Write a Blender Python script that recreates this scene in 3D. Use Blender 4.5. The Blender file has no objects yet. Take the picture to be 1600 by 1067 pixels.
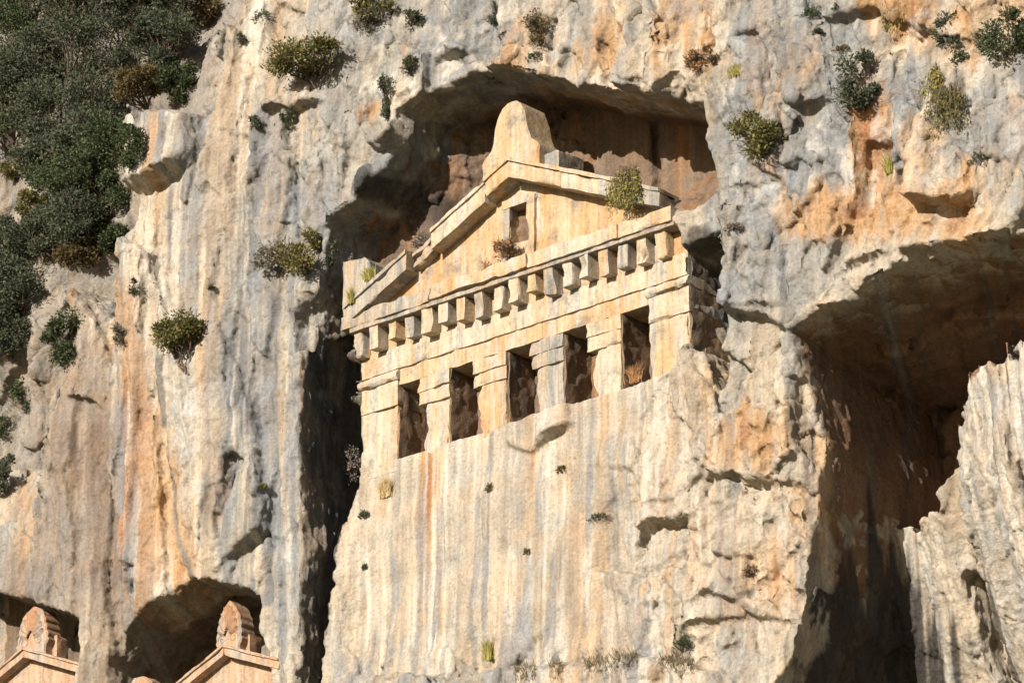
import bpy, bmesh, math, random
import numpy as np
from mathutils import Vector, Matrix
from mathutils.bvhtree import BVHTree

# ------------------------------------------------------------------ camera, sky, sun, exposure
sc = bpy.context.scene
COL = sc.collection
A = math.radians(42.0)            # yaw of the carved facade against the picture plane
PITCH = math.radians(21.1)
HFOV = math.radians(11.0)
EYE = np.array([0.0, 0.0, 1.6])
cam_d = bpy.data.cameras.new('camera')
cam_d.sensor_width = 36.0
cam_d.lens = 18.0 / math.tan(HFOV / 2)
cam_d.clip_start = 1.0
cam_d.clip_end = 5000.0
cam = bpy.data.objects.new('camera', cam_d)
COL.objects.link(cam)
cam.location = EYE
cam.rotation_euler = (math.pi / 2 + PITCH, 0, 0)
sc.camera = cam

# facade frame: X along the facade (u), Y into the rock (-h), Z up (v)
FX = np.array([math.cos(A), -math.sin(A), 0.0])
FY = np.array([math.sin(A), math.cos(A), 0.0])
FZ = np.array([0.0, 0.0, 1.0])
SUN_LOCAL = np.array([0.05, -1.0, 0.38])          # towards the sun, in the facade frame
SUN_LOCAL /= np.linalg.norm(SUN_LOCAL)
SUN = FX * SUN_LOCAL[0] + FY * SUN_LOCAL[1] + FZ * SUN_LOCAL[2]
sun_el = math.asin(SUN[2])
sun_az = math.atan2(SUN[0], SUN[1])               # clockwise from +Y

world = bpy.data.worlds.new('World')
sc.world = world
world.use_nodes = True
wn = world.node_tree.nodes
sky = wn.new('ShaderNodeTexSky')
sky.sky_type = 'NISHITA'
sky.sun_disc = False
sky.sun_elevation = sun_el
sky.sun_rotation = sun_az
wn['Background'].inputs['Strength'].default_value = 0.05
world.node_tree.links.new(sky.outputs[0], wn['Background'].inputs['Color'])

sun_d = bpy.data.lights.new('sun', 'SUN')
sun_d.energy = 4.8
sun_d.angle = math.radians(0.5)
sun_d.color = (1.0, 0.925, 0.83)
sun = bpy.data.objects.new('sun', sun_d)
COL.objects.link(sun)
sun.location = (-40, -60, 80)
sun.rotation_euler = Vector(SUN).to_track_quat('Z', 'Y').to_euler()

sc.view_settings.view_transform = 'Standard'
sc.view_settings.look = 'None'
sc.view_settings.gamma = 1.0
sc.view_settings.exposure = 0.66
sc.cycles.max_bounces = 4
sc.cycles.diffuse_bounces = 1

# ------------------------------------------------------------------ helpers: photo point -> place on the rock
FPX = 800 / math.tan(HFOV / 2)
CFW = np.array([0, math.cos(PITCH), math.sin(PITCH)])
CUP = np.array([0, -math.sin(PITCH), math.cos(PITCH)])
CRT = np.array([1.0, 0, 0])
def ray(x, y):
    d = CFW + CRT * (x - 800) / FPX + CUP * (533.5 - y) / FPX
    return d / np.linalg.norm(d)
ORG = EYE + 120.0 * ray(815, 480)
def uv(x, y, h=0.0):
    d = ray(x, y); L = EYE - ORG
    t = (-h - L @ FY) / (d @ FY)
    p = L + t * d
    return float(p @ FX), float(p @ FZ)
def uvs(pts, h=0.0): return [uv(x, y, h) for x, y in pts]
def loc(u, v, h): return Vector(ORG + FX * u - FY * h + FZ * v)
FRAME = Matrix(((FX[0], FY[0], 0, ORG[0]), (FX[1], FY[1], 0, ORG[1]), (0, 0, 1, ORG[2]), (0, 0, 0, 1)))
FRAME_INV = FRAME.inverted()

def tag(o, label=None, cat=None, group=None, kind=None):
    if label: o['label'] = label
    if cat: o['category'] = cat
    if group: o['group'] = group
    if kind: o['kind'] = kind
    return o
def mesh_obj(name, verts, faces, mat, parent=None, smooth=None):
    me = bpy.data.meshes.new(name)
    me.from_pydata([tuple(map(float, v)) for v in verts], [], faces)
    me.update()
    me.materials.append(mat)
    if smooth:
        me.shade_smooth()
        me.set_sharp_from_angle(angle=math.radians(smooth))
    o = bpy.data.objects.new(name, me)
    COL.objects.link(o)
    if parent: o.parent = parent
    return o
def empty(name, matrix):
    o = bpy.data.objects.new(name, None)
    COL.objects.link(o)
    o.matrix_world = matrix
    o.empty_display_size = 0.2
    return o

# ------------------------------------------------------------------ numpy noise
def _hash(i, j, k, s):
    n = (i.astype(np.uint32) * np.uint32(0x8da6b343)) ^ (j.astype(np.uint32) * np.uint32(0xd8163841)) ^ (k.astype(np.uint32) * np.uint32(0xcb1ab31f)) ^ np.uint32((s * 0x9e3779b1) & 0xffffffff)
    n ^= n >> np.uint32(15); n *= np.uint32(0x2c1b3c6d); n ^= n >> np.uint32(12); n *= np.uint32(0x297a2d39); n ^= n >> np.uint32(15)
    return n.astype(np.float32) * np.float32(2.0 / 4294967295.0) - np.float32(1)
def vnoise(x, y, z, s=0):
    x = np.asarray(x, np.float32); y = np.asarray(y, np.float32) + np.zeros_like(x); z = np.asarray(z, np.float32) + np.zeros_like(x)
    i = np.floor(x); j = np.floor(y); k = np.floor(z)
    fx = x - i; fy = y - j; fz = z - k
    i = i.astype(np.int32); j = j.astype(np.int32); k = k.astype(np.int32)
    fx = fx * fx * fx * (fx * (fx * 6 - 15) + 10); fy = fy * fy * fy * (fy * (fy * 6 - 15) + 10); fz = fz * fz * fz * (fz * (fz * 6 - 15) + 10)
    def pl(kk):
        a = _hash(i, j, kk, s); b = _hash(i + 1, j, kk, s); c = _hash(i, j + 1, kk, s); d = _hash(i + 1, j + 1, kk, s)
        a = a + (b - a) * fx; c = c + (d - c) * fx
        return a + (c - a) * fy
    a = pl(k); b = pl(k + 1)
    return a + (b - a) * fz
def vnoise2(x, y, s=0):
    x = np.asarray(x, np.float32); y = np.asarray(y, np.float32)
    i = np.floor(x); j = np.floor(y); fx = x - i; fy = y - j
    i = i.astype(np.int32); j = j.astype(np.int32); k = np.zeros_like(i)
    fx = fx * fx * fx * (fx * (fx * 6 - 15) + 10); fy = fy * fy * fy * (fy * (fy * 6 - 15) + 10)
    a = _hash(i, j, k, s); b = _hash(i + 1, j, k, s); c = _hash(i, j + 1, k, s); d = _hash(i + 1, j + 1, k, s)
    a = a + (b - a) * fx; c = c + (d - c) * fx
    return a + (c - a) * fy
def fbm2(x, y, octv, s=0, gain=0.5):
    r = 0; a = 1; t = 0
    for o in range(octv):
        r = r + a * vnoise2(x * 2.03 ** o + 7.3 * o, y * 2.03 ** o + 3.1 * o, s + o); t += a; a *= gain
    return r / t * 1.5
def fbm3(x, y, z, octv, s=0, gain=0.5):
    r = 0; a = 1; t = 0
    for o in range(octv):
        f = 2.03 ** o
        r = r + a * vnoise(x * f + 7.3 * o, y * f + 3.1 * o, z * f + 1.7 * o, s + o); t += a; a *= gain
    return r / t * 1.5
def sstep(a, b, x):
    t = np.clip((x - a) / (b - a), 0, 1)
    return t * t * (3 - 2 * t)
def facets(x, y, s):
    """Broken-block relief: every irregular cell is its own tilted face. Returns tilt field and distance to cell border."""
    i = np.floor(x).astype(np.int32); j = np.floor(y).astype(np.int32); z = np.zeros_like(i)
    b1 = np.full(x.shape, 9e9, np.float32); b2 = b1.copy(); val = np.zeros_like(b1)
    for di in (-1, 0, 1):
        for dj in (-1, 0, 1):
            ci = i + di; cj = j + dj
            px = ci + 0.5 + 0.48 * _hash(ci, cj, z, s); py = cj + 0.5 + 0.48 * _hash(ci, cj, z, s + 1)
            dx = x - px; dy = y - py; d = dx * dx + dy * dy
            vv = 0.55 * _hash(ci, cj, z, s + 2) + 0.9 * _hash(ci, cj, z, s + 3) * dx + 0.8 * _hash(ci, cj, z, s + 4) * dy
            n = d < b1
            b2 = np.where(n, b1, np.minimum(b2, d)); val = np.where(n, vv, val); b1 = np.where(n, d, b1)
    return val, np.sqrt(b2) - np.sqrt(b1)

def facets3(x, y, z, s):
    """the same broken-block relief on the finished surface, so that ceilings and side walls get it too"""
    i0 = np.floor(x - .5).astype(np.int32); j0 = np.floor(y - .5).astype(np.int32); k0 = np.floor(z - .5).astype(np.int32)
    best = np.full(x.shape, 9e9, np.float32); val = np.zeros_like(best)
    for a in (0, 1):
        for b in (0, 1):
            for c in (0, 1):
                i = i0 + a; j = j0 + b; k = k0 + c
                h1 = _hash(i, j, k, s); h2 = _hash(i, j, k, s + 1); h3 = _hash(i, j, k, s + 2)
                dx = x - (i + .5 + .4 * h1); dy = y - (j + .5 + .4 * h2); dz = z - (k + .5 + .4 * h3)
                d = dx * dx + dy * dy + dz * dz
                n = d < best
                vv = .4 * h2 * h3 + .3 * h1 + .9 * h2 * dx - .7 * h3 * dz + .8 * h1 * dy
                val = np.where(n, vv, val); best = np.where(n, d, best)
    return val
def poly_sd(U, V, poly):
    """signed distance to a polygon, positive inside"""
    d2 = np.full(U.shape, 1e9, np.float32); ins = np.zeros(U.shape, bool)
    n = len(poly)
    for k in range(n):
        x0, y0 = poly[k]; x1, y1 = poly[(k + 1) % n]
        ex, ey = x1 - x0, y1 - y0
        t = np.clip(((U - x0) * ex + (V - y0) * ey) / (ex * ex + ey * ey + 1e-9), 0, 1)
        d2 = np.minimum(d2, (U - x0 - t * ex) ** 2 + (V - y0 - t * ey) ** 2)
        c = (y0 > V) != (y1 > V)
        ins ^= c & (U < (x1 - x0) * (V - y0) / (y1 - y0 + 1e-12) + x0)
    d = np.sqrt(d2)
    return np.where(ins, d, -d)

# ------------------------------------------------------------------ materials
def new_mat(name):
    m = bpy.data.materials.new(name); m.use_nodes = True
    nt = m.node_tree
    b = nt.nodes['Principled BSDF']
    b.inputs['Roughness'].default_value = 0.9
    b.inputs['Specular IOR Level'].default_value = 0.15
    return m, nt, b
def nd(nt, t, **kw):
    n = nt.nodes.new(t)
    for k, v in kw.items():
        if k in n.inputs: n.inputs[k].default_value = v
        else: setattr(n, k, v)
    return n
def noise(nt, vec, scale, detail=4, rough=0.6, mapping=None):
    if mapping:
        mp = nd(nt, 'ShaderNodeMapping'); mp.inputs['Scale'].default_value = mapping
        nt.links.new(vec, mp.inputs['Vector']); vec = mp.outputs[0]
    n = nd(nt, 'ShaderNodeTexNoise'); n.inputs['Scale'].default_value = scale; n.inputs['Detail'].default_value = detail; n.inputs['Roughness'].default_value = rough
    nt.links.new(vec, n.inputs['Vector'])
    return n.outputs['Fac']
def ramp(nt, fac, stops):
    r = nd(nt, 'ShaderNodeValToRGB')
    e = r.color_ramp.elements
    while len(e) < len(stops): e.new(0.5)
    for el, (p, c) in zip(e, stops):
        el.position = p; el.color = (*c, 1) if len(c) == 3 else c
    nt.links.new(fac, r.inputs[0])
    return r.outputs[0]
def mix(nt, fac, a, b, mode='MIX'):
    m = nd(nt, 'ShaderNodeMix'); m.data_type = 'RGBA'; m.blend_type = mode
    for v, i in ((fac, 0), (a, 6), (b, 7)):
        if isinstance(v, (int, float)): m.inputs[i].default_value = v
        elif isinstance(v, tuple): m.inputs[i].default_value = (*v, 1)
        else: nt.links.new(v, m.inputs[i])
    return m.outputs[2]
def g(v): return (v, v, v)
def rock_bump(nt, b, oc, s1=0.05, s2=0.02, s0=5.0):
    n1 = noise(nt, oc, s0, 6, 0.72)
    n2 = noise(nt, oc, 2.2, 5, 0.6, (3.2, 2.0, 0.35))
    b1 = nd(nt, 'ShaderNodeBump'); b1.inputs['Strength'].default_value = 1.0; b1.inputs['Distance'].default_value = s1
    b2 = nd(nt, 'ShaderNodeBump'); b2.inputs['Strength'].default_value = 1.0; b2.inputs['Distance'].default_value = s2
    nt.links.new(n1, b1.inputs['Height']); nt.links.new(n2, b2.inputs['Height'])
    nt.links.new(b1.outputs[0], b2.inputs['Normal']); nt.links.new(b2.outputs[0], b.inputs['Normal'])

def make_cliff_mat():
    m, nt, b = new_mat('limestone_cliff')
    at = nd(nt, 'ShaderNodeAttribute'); at.attribute_name = 'rock_tint'
    oc = nd(nt, 'ShaderNodeTexCoord').outputs['Object']
    c = at.outputs['Color']
    f1 = ramp(nt, noise(nt, oc, 13.0, 5, 0.72), [(0.30, g(0.5)), (0.5, g(1.0)), (0.72, g(1.35))])
    c = mix(nt, 0.6, c, f1, 'MULTIPLY')
    f2 = ramp(nt, noise(nt, oc, 3.0, 5, 0.62, (4.0, 2.5, 0.22)), [(0.3, g(0.66)), (0.5, g(1.0)), (0.72, g(1.3))])
    c = mix(nt, 0.4, c, f2, 'MULTIPLY')
    hue = ramp(nt, noise(nt, oc, 1.3, 5, 0.6), [(0.35, (0.93, 1.0, 1.08)), (0.65, (1.06, 0.98, 0.88))])
    c = mix(nt, 0.8, c, hue, 'MULTIPLY')
    nt.links.new(c, b.inputs['Base Color'])
    rock_bump(nt, b, oc, 0.075, 0.012, 9.0)
    return m
M_CLIFF = make_cliff_mat()
def make_carved(name, base, warm, grey, seed):
    m, nt, b = new_mat(name)
    oc = nd(nt, 'ShaderNodeTexCoord').outputs['Object']
    mp = nd(nt, 'ShaderNodeMapping'); mp.inputs['Location'].default_value = (seed, seed * .7, seed * 1.3)
    nt.links.new(oc, mp.inputs['Vector']); oc = mp.outputs[0]
    w = noise(nt, oc, 0.9, 5, 0.6, (1.0, 1.0, 0.5))
    c = mix(nt, ramp(nt, w, [(0.42, g(0)), (0.62, g(1))]), base, warm)
    s = noise(nt, oc, 2.6, 4, 0.6, (1.6, 0.9, 0.16))
    c = mix(nt, ramp(nt, s, [(0.50, g(0)), (0.62, g(0.85))]), c, grey)
    s2 = noise(nt, oc, 3.0, 5, 0.65, (3.2, 1.5, 0.3))
    c = mix(nt, 0.75, c, ramp(nt, s2, [(0.3, g(0.62)), (0.5, g(1)), (0.7, g(1.3))]), 'MULTIPLY')
    k = noise(nt, oc, 1.7, 6, 0.7)
    c = mix(nt, ramp(nt, k, [(0.55, g(0)), (0.66, g(0.6))]), c, (0.17, 0.155, 0.135))
    f = noise(nt, oc, 11.0, 6, 0.72)
    c = mix(nt, 0.75, c, ramp(nt, f, [(0.3, g(0.62)), (0.5, g(1)), (0.72, g(1.2))]), 'MULTIPLY')
    nt.links.new(c, b.inputs['Base Color'])
    rock_bump(nt, b, oc, 0.06, 0.01)
    return m
M_CARVED = make_carved('carved_limestone', (0.49, 0.415, 0.305), (0.46, 0.30, 0.16), (0.36, 0.345, 0.315), 3.0)
M_CARVED_WARM = make_carved('carved_ochre_limestone', (0.47, 0.35, 0.215), (0.46, 0.265, 0.125), (0.42, 0.385, 0.33), 9.0)
M_CARVED_GREY = make_carved('weathered_limestone', (0.36, 0.32, 0.265), (0.38, 0.28, 0.18), (0.21, 0.215, 0.21), 17.0)
M_TOOLED_SHADE = make_carved('rough_tooled_shaded_limestone', (0.19, 0.135, 0.088), (0.23, 0.145, 0.085), (0.12, 0.10, 0.085), 41.0)  # darker limestone for pier and anta sides, shade put into the colour
M_CARVED_ROSE = make_carved('reddish_carved_limestone', (0.43, 0.30, 0.20), (0.40, 0.225, 0.125), (0.34, 0.30, 0.26), 29.0)

def make_leaf(name, c1, c2, c3=None):
    m, nt, b = new_mat(name)
    gm = nd(nt, 'ShaderNodeNewGeometry')
    st = [(0.0, c1), (0.7, c2)]
    if c3: st.append((1.0, c3))
    c = ramp(nt, gm.outputs['Random Per Island'], st)
    nt.links.new(c, b.inputs['Base Color'])
    b.inputs['Roughness'].default_value = 0.65
    tr = nd(nt, 'ShaderNodeBsdfTranslucent'); nt.links.new(c, tr.inputs['Color'])
    ms = nd(nt, 'ShaderNodeMixShader'); ms.inputs[0].default_value = 0.25
    nt.links.new(b.outputs[0], ms.inputs[1]); nt.links.new(tr.outputs[0], ms.inputs[2])
    nt.links.new(ms.outputs[0], nt.nodes['Material Output'].inputs['Surface'])
    return m
LEAF = {
    'dark': make_leaf('dark_evergreen_leaf', (0.047, 0.068, 0.030), (0.081, 0.105, 0.049), (0.128, 0.135, 0.068)),
    'grey': make_leaf('grey_green_leaf', (0.065, 0.080, 0.048), (0.098, 0.112, 0.070), (0.15, 0.15, 0.095)),
    'olive': make_leaf('olive_leaf', (0.115, 0.115, 0.038), (0.189, 0.169, 0.061), (0.257, 0.216, 0.081)),
    'brown': make_leaf('browning_leaf', (0.105, 0.085, 0.035), (0.15, 0.11, 0.05), (0.19, 0.14, 0.07)),
    'yellow': make_leaf('yellow_green_leaf', (0.216, 0.203, 0.047), (0.338, 0.297, 0.081), (0.446, 0.378, 0.135)),
    'straw': make_leaf('dry_straw_blade', (0.378, 0.270, 0.121), (0.513, 0.378, 0.176), (0.621, 0.486, 0.257)),
    'dead': make_leaf('dry_grey_twig_leaf', (0.176, 0.149, 0.115), (0.270, 0.236, 0.189), (0.378, 0.338, 0.270)),
    'rust': make_leaf('rusty_dry_leaf', (0.270, 0.135, 0.054), (0.405, 0.216, 0.095), (0.486, 0.297, 0.149)),
}
M_BARK, nt_, b_ = new_mat('bark')
b_.inputs['Base Color'].default_value = (0.10, 0.075, 0.055, 1)
M_TWIG, nt_, b_ = new_mat('dry_twig')
b_.inputs['Base Color'].default_value = (0.17, 0.14, 0.115, 1)
M_GROUND, nt_, b_ = new_mat('dry_valley_ground')
oc_ = nd(nt_, 'ShaderNodeTexCoord').outputs['Object']
nt_.links.new(ramp(nt_, noise(nt_, oc_, 0.15, 6, 0.65), [(0.3, (0.05, 0.055, 0.03)), (0.55, (0.09, 0.085, 0.05)), (0.75, (0.16, 0.14, 0.10))]), b_.inputs['Base Color'])

# ------------------------------------------------------------------ ground below the cliff (outside the frame, it lights the overhangs)
gv = []; gf = []
NX, NY = 41, 31
for j in range(NY):
    for i in range(NX):
        x = -300 + 600 * i / (NX - 1); y = -300 + 460 * j / (NY - 1)
        d = (x - ORG[0]) * FY[0] + (y - ORG[1]) * FY[1]          # distance into the rock
        z = max(0.0, 26 + d * 0.55) if d < 14 else 33.7
        gv.append((x, y, min(z, 33.7) + 0.4 * math.sin(x * .21) * math.cos(y * .17) * (z > 0)))
for j in range(NY - 1):
    for i in range(NX - 1):
        gf.append((j * NX + i, j * NX + i + 1, (j + 1) * NX + i + 1, (j + 1) * NX + i))
tag(mesh_obj('ground', gv, gf, M_GROUND), 'dry scrubby slope below the cliff', kind='structure')

# ------------------------------------------------------------------ the cliff: relief h(u, v), remeshed, then roughened
STEP = 0.05
SH = 0.268
u1 = np.arange(-25.5, 20.5, STEP, dtype=np.float32)
w1 = np.arange(-12.2, 13.6, STEP, dtype=np.float32)
U, W = np.meshgrid(u1, w1)
V = W - SH * U
# broad shape
CP = [(300, 300, .9), (300, 600, .9), (300, 850, .8), (440, 500, .7), (450, 750, .6), (460, 950, .5), (150, 700, .5), (60, 850, .3), (90, 560, .2),
      (250, 220, .8), (400, 100, .3), (480, 250, .45), (600, 60, .5), (800, 40, .8), (1000, 60, .9), (1200, 60, .8), (1200, 300, .65), (1180, 430, .6), (1400, 150, .6), (1550, 150, .5),
      (1400, 330, .9), (1560, 330, 1.0), (1300, 450, .6), (700, 850, .05), (1000, 850, .15), (1200, 750, .3), (1200, 930, .1), (900, 720, .02), (600, 720, 0.0), (1150, 650, .25), (1230, 600, .4),
      (750, 1000, .2), (1000, 1030, .25), (600, 950, .0), (1060, 300, .15), (1700, 200, .5), (1700, -50, .2), (900, -100, .3), (500, -100, .0), (700, 1200, .5), (1100, 1200, .5), (300, 1200, .6)]
num = np.zeros_like(U); den = np.zeros_like(U)
for x, y, h in CP:
    a, b = uv(x, y, h)
    wgt = 1.0 / ((U - a) ** 2 + (V - b) ** 2 + 0.6) ** 1.5
    num += wgt * h; den += wgt
H = num / den
def pxr(x0, y0, x1, y1, s=40, h=.4):
    """soft box mask over a stretch of rock"""
    a0, b0 = uv(x0, (y0 + y1) / 2, h); a1, b1 = uv(x1, (y0 + y1) / 2, h)
    am, bt = uv((x0 + x1) / 2, y0, h); am, bb = uv((x0 + x1) / 2, y1, h)
    sm = s / 55.0
    Vs = V + SH * (U - am)
    return sstep(a0 - sm, a0 + sm, U) * (1 - sstep(a1 - sm, a1 + sm, U)) * sstep(bb - sm, bb + sm, Vs) * (1 - sstep(bt - sm, bt + sm, Vs))
wu = 0.07 * fbm2(U * 1.5, V * 1.1, 4, 90); wv = 0.07 * fbm2(U * 1.4, V * 1.2, 4, 95)
blocky = np.clip(pxr(1080, 380, 1700, 1200, 60) + pxr(620, -300, 1700, 420, 60) + 0.7 * pxr(640, 720, 1300, 1200, 60) + .5 * pxr(380, -200, 640, 460, 50), 0, 1)
plain = pxr(560, 690, 960, 1010, 50, 0)           # the smoothed, rain-streaked face under the tomb
fl = 1 - np.abs(fbm2(U * .62 + wu * .8, V * .09 + wv * .15, 4, 11))
H += (0.30 * (fl - .72)) * (1 - .65 * blocky) * (1 - .85 * plain)
fl2 = 1 - np.abs(fbm2(U * 2.1 + wu, V * .16, 3, 21))
H += 0.07 * (fl2 - .7) * (1 - .5 * blocky) * (1 - .6 * plain)
f1, e1 = facets((U + wu) * .62, (V + .25 * U + wv) * .5, 31)
fs, es = facets((U + wu + .12 * V) * .75 + 4, (V + .3 * U + wv) * .17, 35)
H += (f1 * .38 * blocky + fs * .34 * (1 - blocky)) * (1 - .9 * plain)
fs2, es2 = facets((U + wu - .08 * V) * 1.9 + 4, (V + .3 * U + wv) * .42, 37)
H += fs2 * (.16 - .05 * blocky) * (1 - .8 * plain)
f2, e2 = facets((U + wu * .8) * 1.7 + 3, (V + .2 * U + wv) * 1.25, 41)
H += f2 * (.03 + .12 * blocky) * (1 - .75 * plain)
f3, e3 = facets((U + wu * .5) * 4.1 + 3, (V + wv * .6) * 3.2, 51)
H += f3 * (.02 + .05 * blocky) * (1 - .6 * plain)
crk = fbm2(U * .5, V * .4, 3, 61)
H -= 0.15 * np.exp(-(e1 / .04) ** 2) * sstep(-.1, .25, crk) * (.35 + .65 * blocky) * (1 - plain)
H += 0.03 * fbm2(U * 1.4, V * 1.0, 5, 71) * (1 - .6 * plain)
H += .05 * plain * fbm2(U * 2.3, V * .25, 3, 75)

def set_layer(poly, href, target, soft=.12, jag=.0, freq=1.6, seed=0):
    global H
    P = uvs(poly, href) if href is not None else poly
    us = [p[0] for p in P]; vs = [p[1] for p in P]
    mg = soft + jag * 2 + .3
    i0, i1 = np.searchsorted(u1, [min(us) - mg, max(us) + mg])
    sub = np.s_[:, i0:i1]
    if i1 <= i0: return
    Us = U[sub]; Vs = V[sub]
    sd = poly_sd(Us, Vs, P)
    if jag: sd = sd + jag * fbm2(Us * freq, Vs * freq, 4, 200 + seed)
    m = sstep(-soft, soft, sd)
    t = target[sub] if isinstance(target, np.ndarray) else target
    H[sub] = H[sub] + (t - H[sub]) * m
def ledge(line, href, d, L=.7, soft=.05):
    """overhanging lip: rock above the line stands proud of the rock below"""
    global H
    P = uvs(line, href)
    P.sort()
    us = [p[0] for p in P]; vs = [p[1] for p in P]
    lv = np.interp(U, us, vs) + .06 * fbm2(U * 2.2, U * 0 + href * 3 + us[0], 3, 300)
    dv = V - lv
    fall = np.exp(-np.maximum(dv, 0) / L) * sstep(-soft, soft, dv)
    end = sstep(us[0] - .05, us[0] + .5, U) * (1 - sstep(us[-1] - .5, us[-1] + .05, U))
    H += d * fall * end - .35 * d * np.exp(np.minimum(dv, 0) / (.5 * L)) * (dv < 0) * end

# buttress left of the tomb, narrow gorge beside the facade
set_layer([(150, 166), (207, 172), (292, 164), (304, 230), (287, 258), (250, 272), (210, 290), (150, 300)], .9, H + .45, .10, .05, 2.2, 1)
# hillside falling back on the left
HILL = -3.4 - .16 * (V - 5) + .9 * fbm2(U * .35, V * .35, 4, 81) + .25 * f1
set_layer([(352, -400), (352, 0), (318, 60), (308, 160), (206, 174), (203, 290), (196, 345), (170, 440), (150, 470), (128, 446), (75, 442), (60, 520), (52, 600), (30, 700), (0, 790), (-500, 1000), (-700, -400)], .6, HILL, .3, .16, 1.3, 2)
# undercut blocks and lips
ledge([(205, 292), (250, 274), (295, 254)], .9, .32, .9)
ledge([(1096, 752), (1150, 738), (1225, 768)], .3, .42, .8)
ledge([(980, 850), (1035, 815), (1100, 806)], .2, .42, .7)
ledge([(1080, 935), (1110, 925), (1160, 938)], .2, .3, .5)
ledge([(1125, 486), (1190, 490), (1250, 520)], .6, .4, .9)
ledge([(1420, 300), (1450, 326), (1510, 322), (1545, 296)], .7, .6, .5)
ledge([(1410, 402), (1500, 382), (1640, 390)], .9, .5, .5)
ledge([(1300, 425), (1360, 412), (1420, 396)], .8, .22, .4)
ledge([(1220, 172), (1260, 166), (1300, 160)], .7, .25, .5)
ledge([(670, 100), (710, 82), (745, 78)], .6, .35, .5)
ledge([(1130, 300), (1180, 290), (1235, 280)], .6, .12, .5)
ledge([(410, 180), (450, 170), (520, 160)], .4, .35, .6)
ledge([(560, 560), (500, 470), (465, 450)], .6, .15, .5)
ledge([(100, 625), (140, 622), (160, 640)], .5, .25, .5)
ledge([(820, 145), (900, 130), (905, 128)], .6, .1, .3)
set_layer([(1330, 345), (1348, 300), (1350, 225), (1395, 225), (1392, 330), (1360, 350)], .6, H - .35, .05, .06, 2.5, 3)
set_layer([(1395, 150), (1428, 140), (1432, 262), (1405, 270)], .7, H + .30, .05, .05, 2.5, 4)
set_layer([(1120, 110), (1180, 100), (1225, 160), (1232, 480), (1135, 484), (1105, 380), (1100, 200)], .6, H + .18, .06, .06, 2, 5)
set_layer([(1232, 80), (1345, 90), (1348, 330), (1290, 420), (1245, 300)], .6, H + .25, .06, .07, 2, 6)
set_layer([(1175, 640), (1262, 650), (1265, 760), (1200, 758), (1165, 715)], .3, H + .22, .05, .06, 2, 7)
set_layer([(400, 300), (430, 240), (500, 300), (480, 340), (560, 480), (500, 460)], .5, H - .12, .05, .06, 2, 8)
set_layer([(640, 180), (655, 250), (660, 300), (620, 335), (560, 345), (520, 350), (590, 250)], .5, H + .25 + .2 * f2, .10, .10, 2, 9)
set_layer([(345, 710), (362, 702), (372, 720), (352, 780), (338, 790)], .9, H - .4, .04, .05, 3, 10)
set_layer([(330, 800), (348, 790), (345, 840), (332, 845)], .9, H - .3, .05, .05, 3, 11)
set_layer([(195, 880), (212, 884), (207, 925), (192, 920)], .8, H - .3, .05, .05, 3, 12)

# back of the two lower niches, with the rock kept clear for the small tombs
set_layer([(-120, 880), (0, 926), (60, 946), (113, 964), (116, 1010), (117, 1400), (-200, 1400)], .55, -2.0 + .1 * f2, .06, .06, 2, 13)
set_layer([(158, 1026), (196, 970), (250, 942), (290, 906), (330, 912), (374, 915), (388, 932), (386, 975), (395, 1012), (400, 1067), (408, 1400), (150, 1400)], .75, -1.9 + .15 * f2, .07, .08, 2, 14)

# upper cave over the pediment
ROUGH_IN = .12 * f2 + .06 * fbm2(U * 2, V * 2, 4, 130)
CAVE = -1.95 - .45 * sstep(2.2, -.8, U) + 1.45 * sstep(-1.2, -3.8, U) + ROUGH_IN * sstep(1.5, -1, U) + .03 * fbm2(U * 3, V, 3, 131)
cave_lip = [(518, 354), (560, 318), (598, 272), (630, 214), (630, 176), (668, 144), (742, 113), (800, 112), (885, 128), (903, 140), (930, 137), (1000, 147), (1098, 161), (1096, 215), (1090, 262)]
a0, b0 = uv(1090, 262, .4)
cave_poly = uvs(cave_lip, .55) + [(a0 + .1, b0 - 2.2), (4.6, .6), (-4.6, .6), (-5.6, 1.3), (-5.9, 1.7)]
set_layer(cave_poly, None, CAVE, .035, .03, 3.0, 20)
H = np.where((H < -1.6) & (np.abs(U - 2.35 - .05 * fbm2(V * 2, V, 2, 5)) < .12) & (V > 2), H - .25, H)

# the block of rock behind the facade: roof, tympanum backing, porch back wall
rl = [(-5.0, .9), (-4.95, 1.35), (0, 3.35), (4.3, 1.5), (5.6, 1.6), (5.7, .4), (4.9, .4), (4.9, -.1), (-4.9, -.1)]
set_layer(rl, None, -.28, .05)
set_layer([(-4.92, -.04), (4.88, -.04), (4.88, -2.68), (-4.92, -2.66)], None, -.95 + .05 * f2 + .04 * fbm2(U * 5, V * 5, 3, 140), .03)
# rough uncut lump at the right end of the cornice
set_layer([(4.25, 1.0), (4.3, 1.75), (4.6, 2.3), (5.4, 2.5), (5.8, 2.2), (6.1, 1.2), (6.3, -.05), (5.55, -.12), (4.97, -.05), (4.83, .45)], None, np.maximum(.30 - .85 * np.clip(V - .75, 0, 3) + .16 * f2 + .10 * f3, -1.6), .08, .06, 2, 22)
# passage right of the facade
aR, bR = uv(1122, 440, .5)
set_layer([(4.95, .0), (6.25, .02), (6.45, -.5), (6.5, -1.6), (6.35, -2.6), (5.95, -3.5), (5.6, -2.6), (4.97, -2.3)], None, -1.5 + .12 * f2, .04, .05, 2.5, 23)
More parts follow.
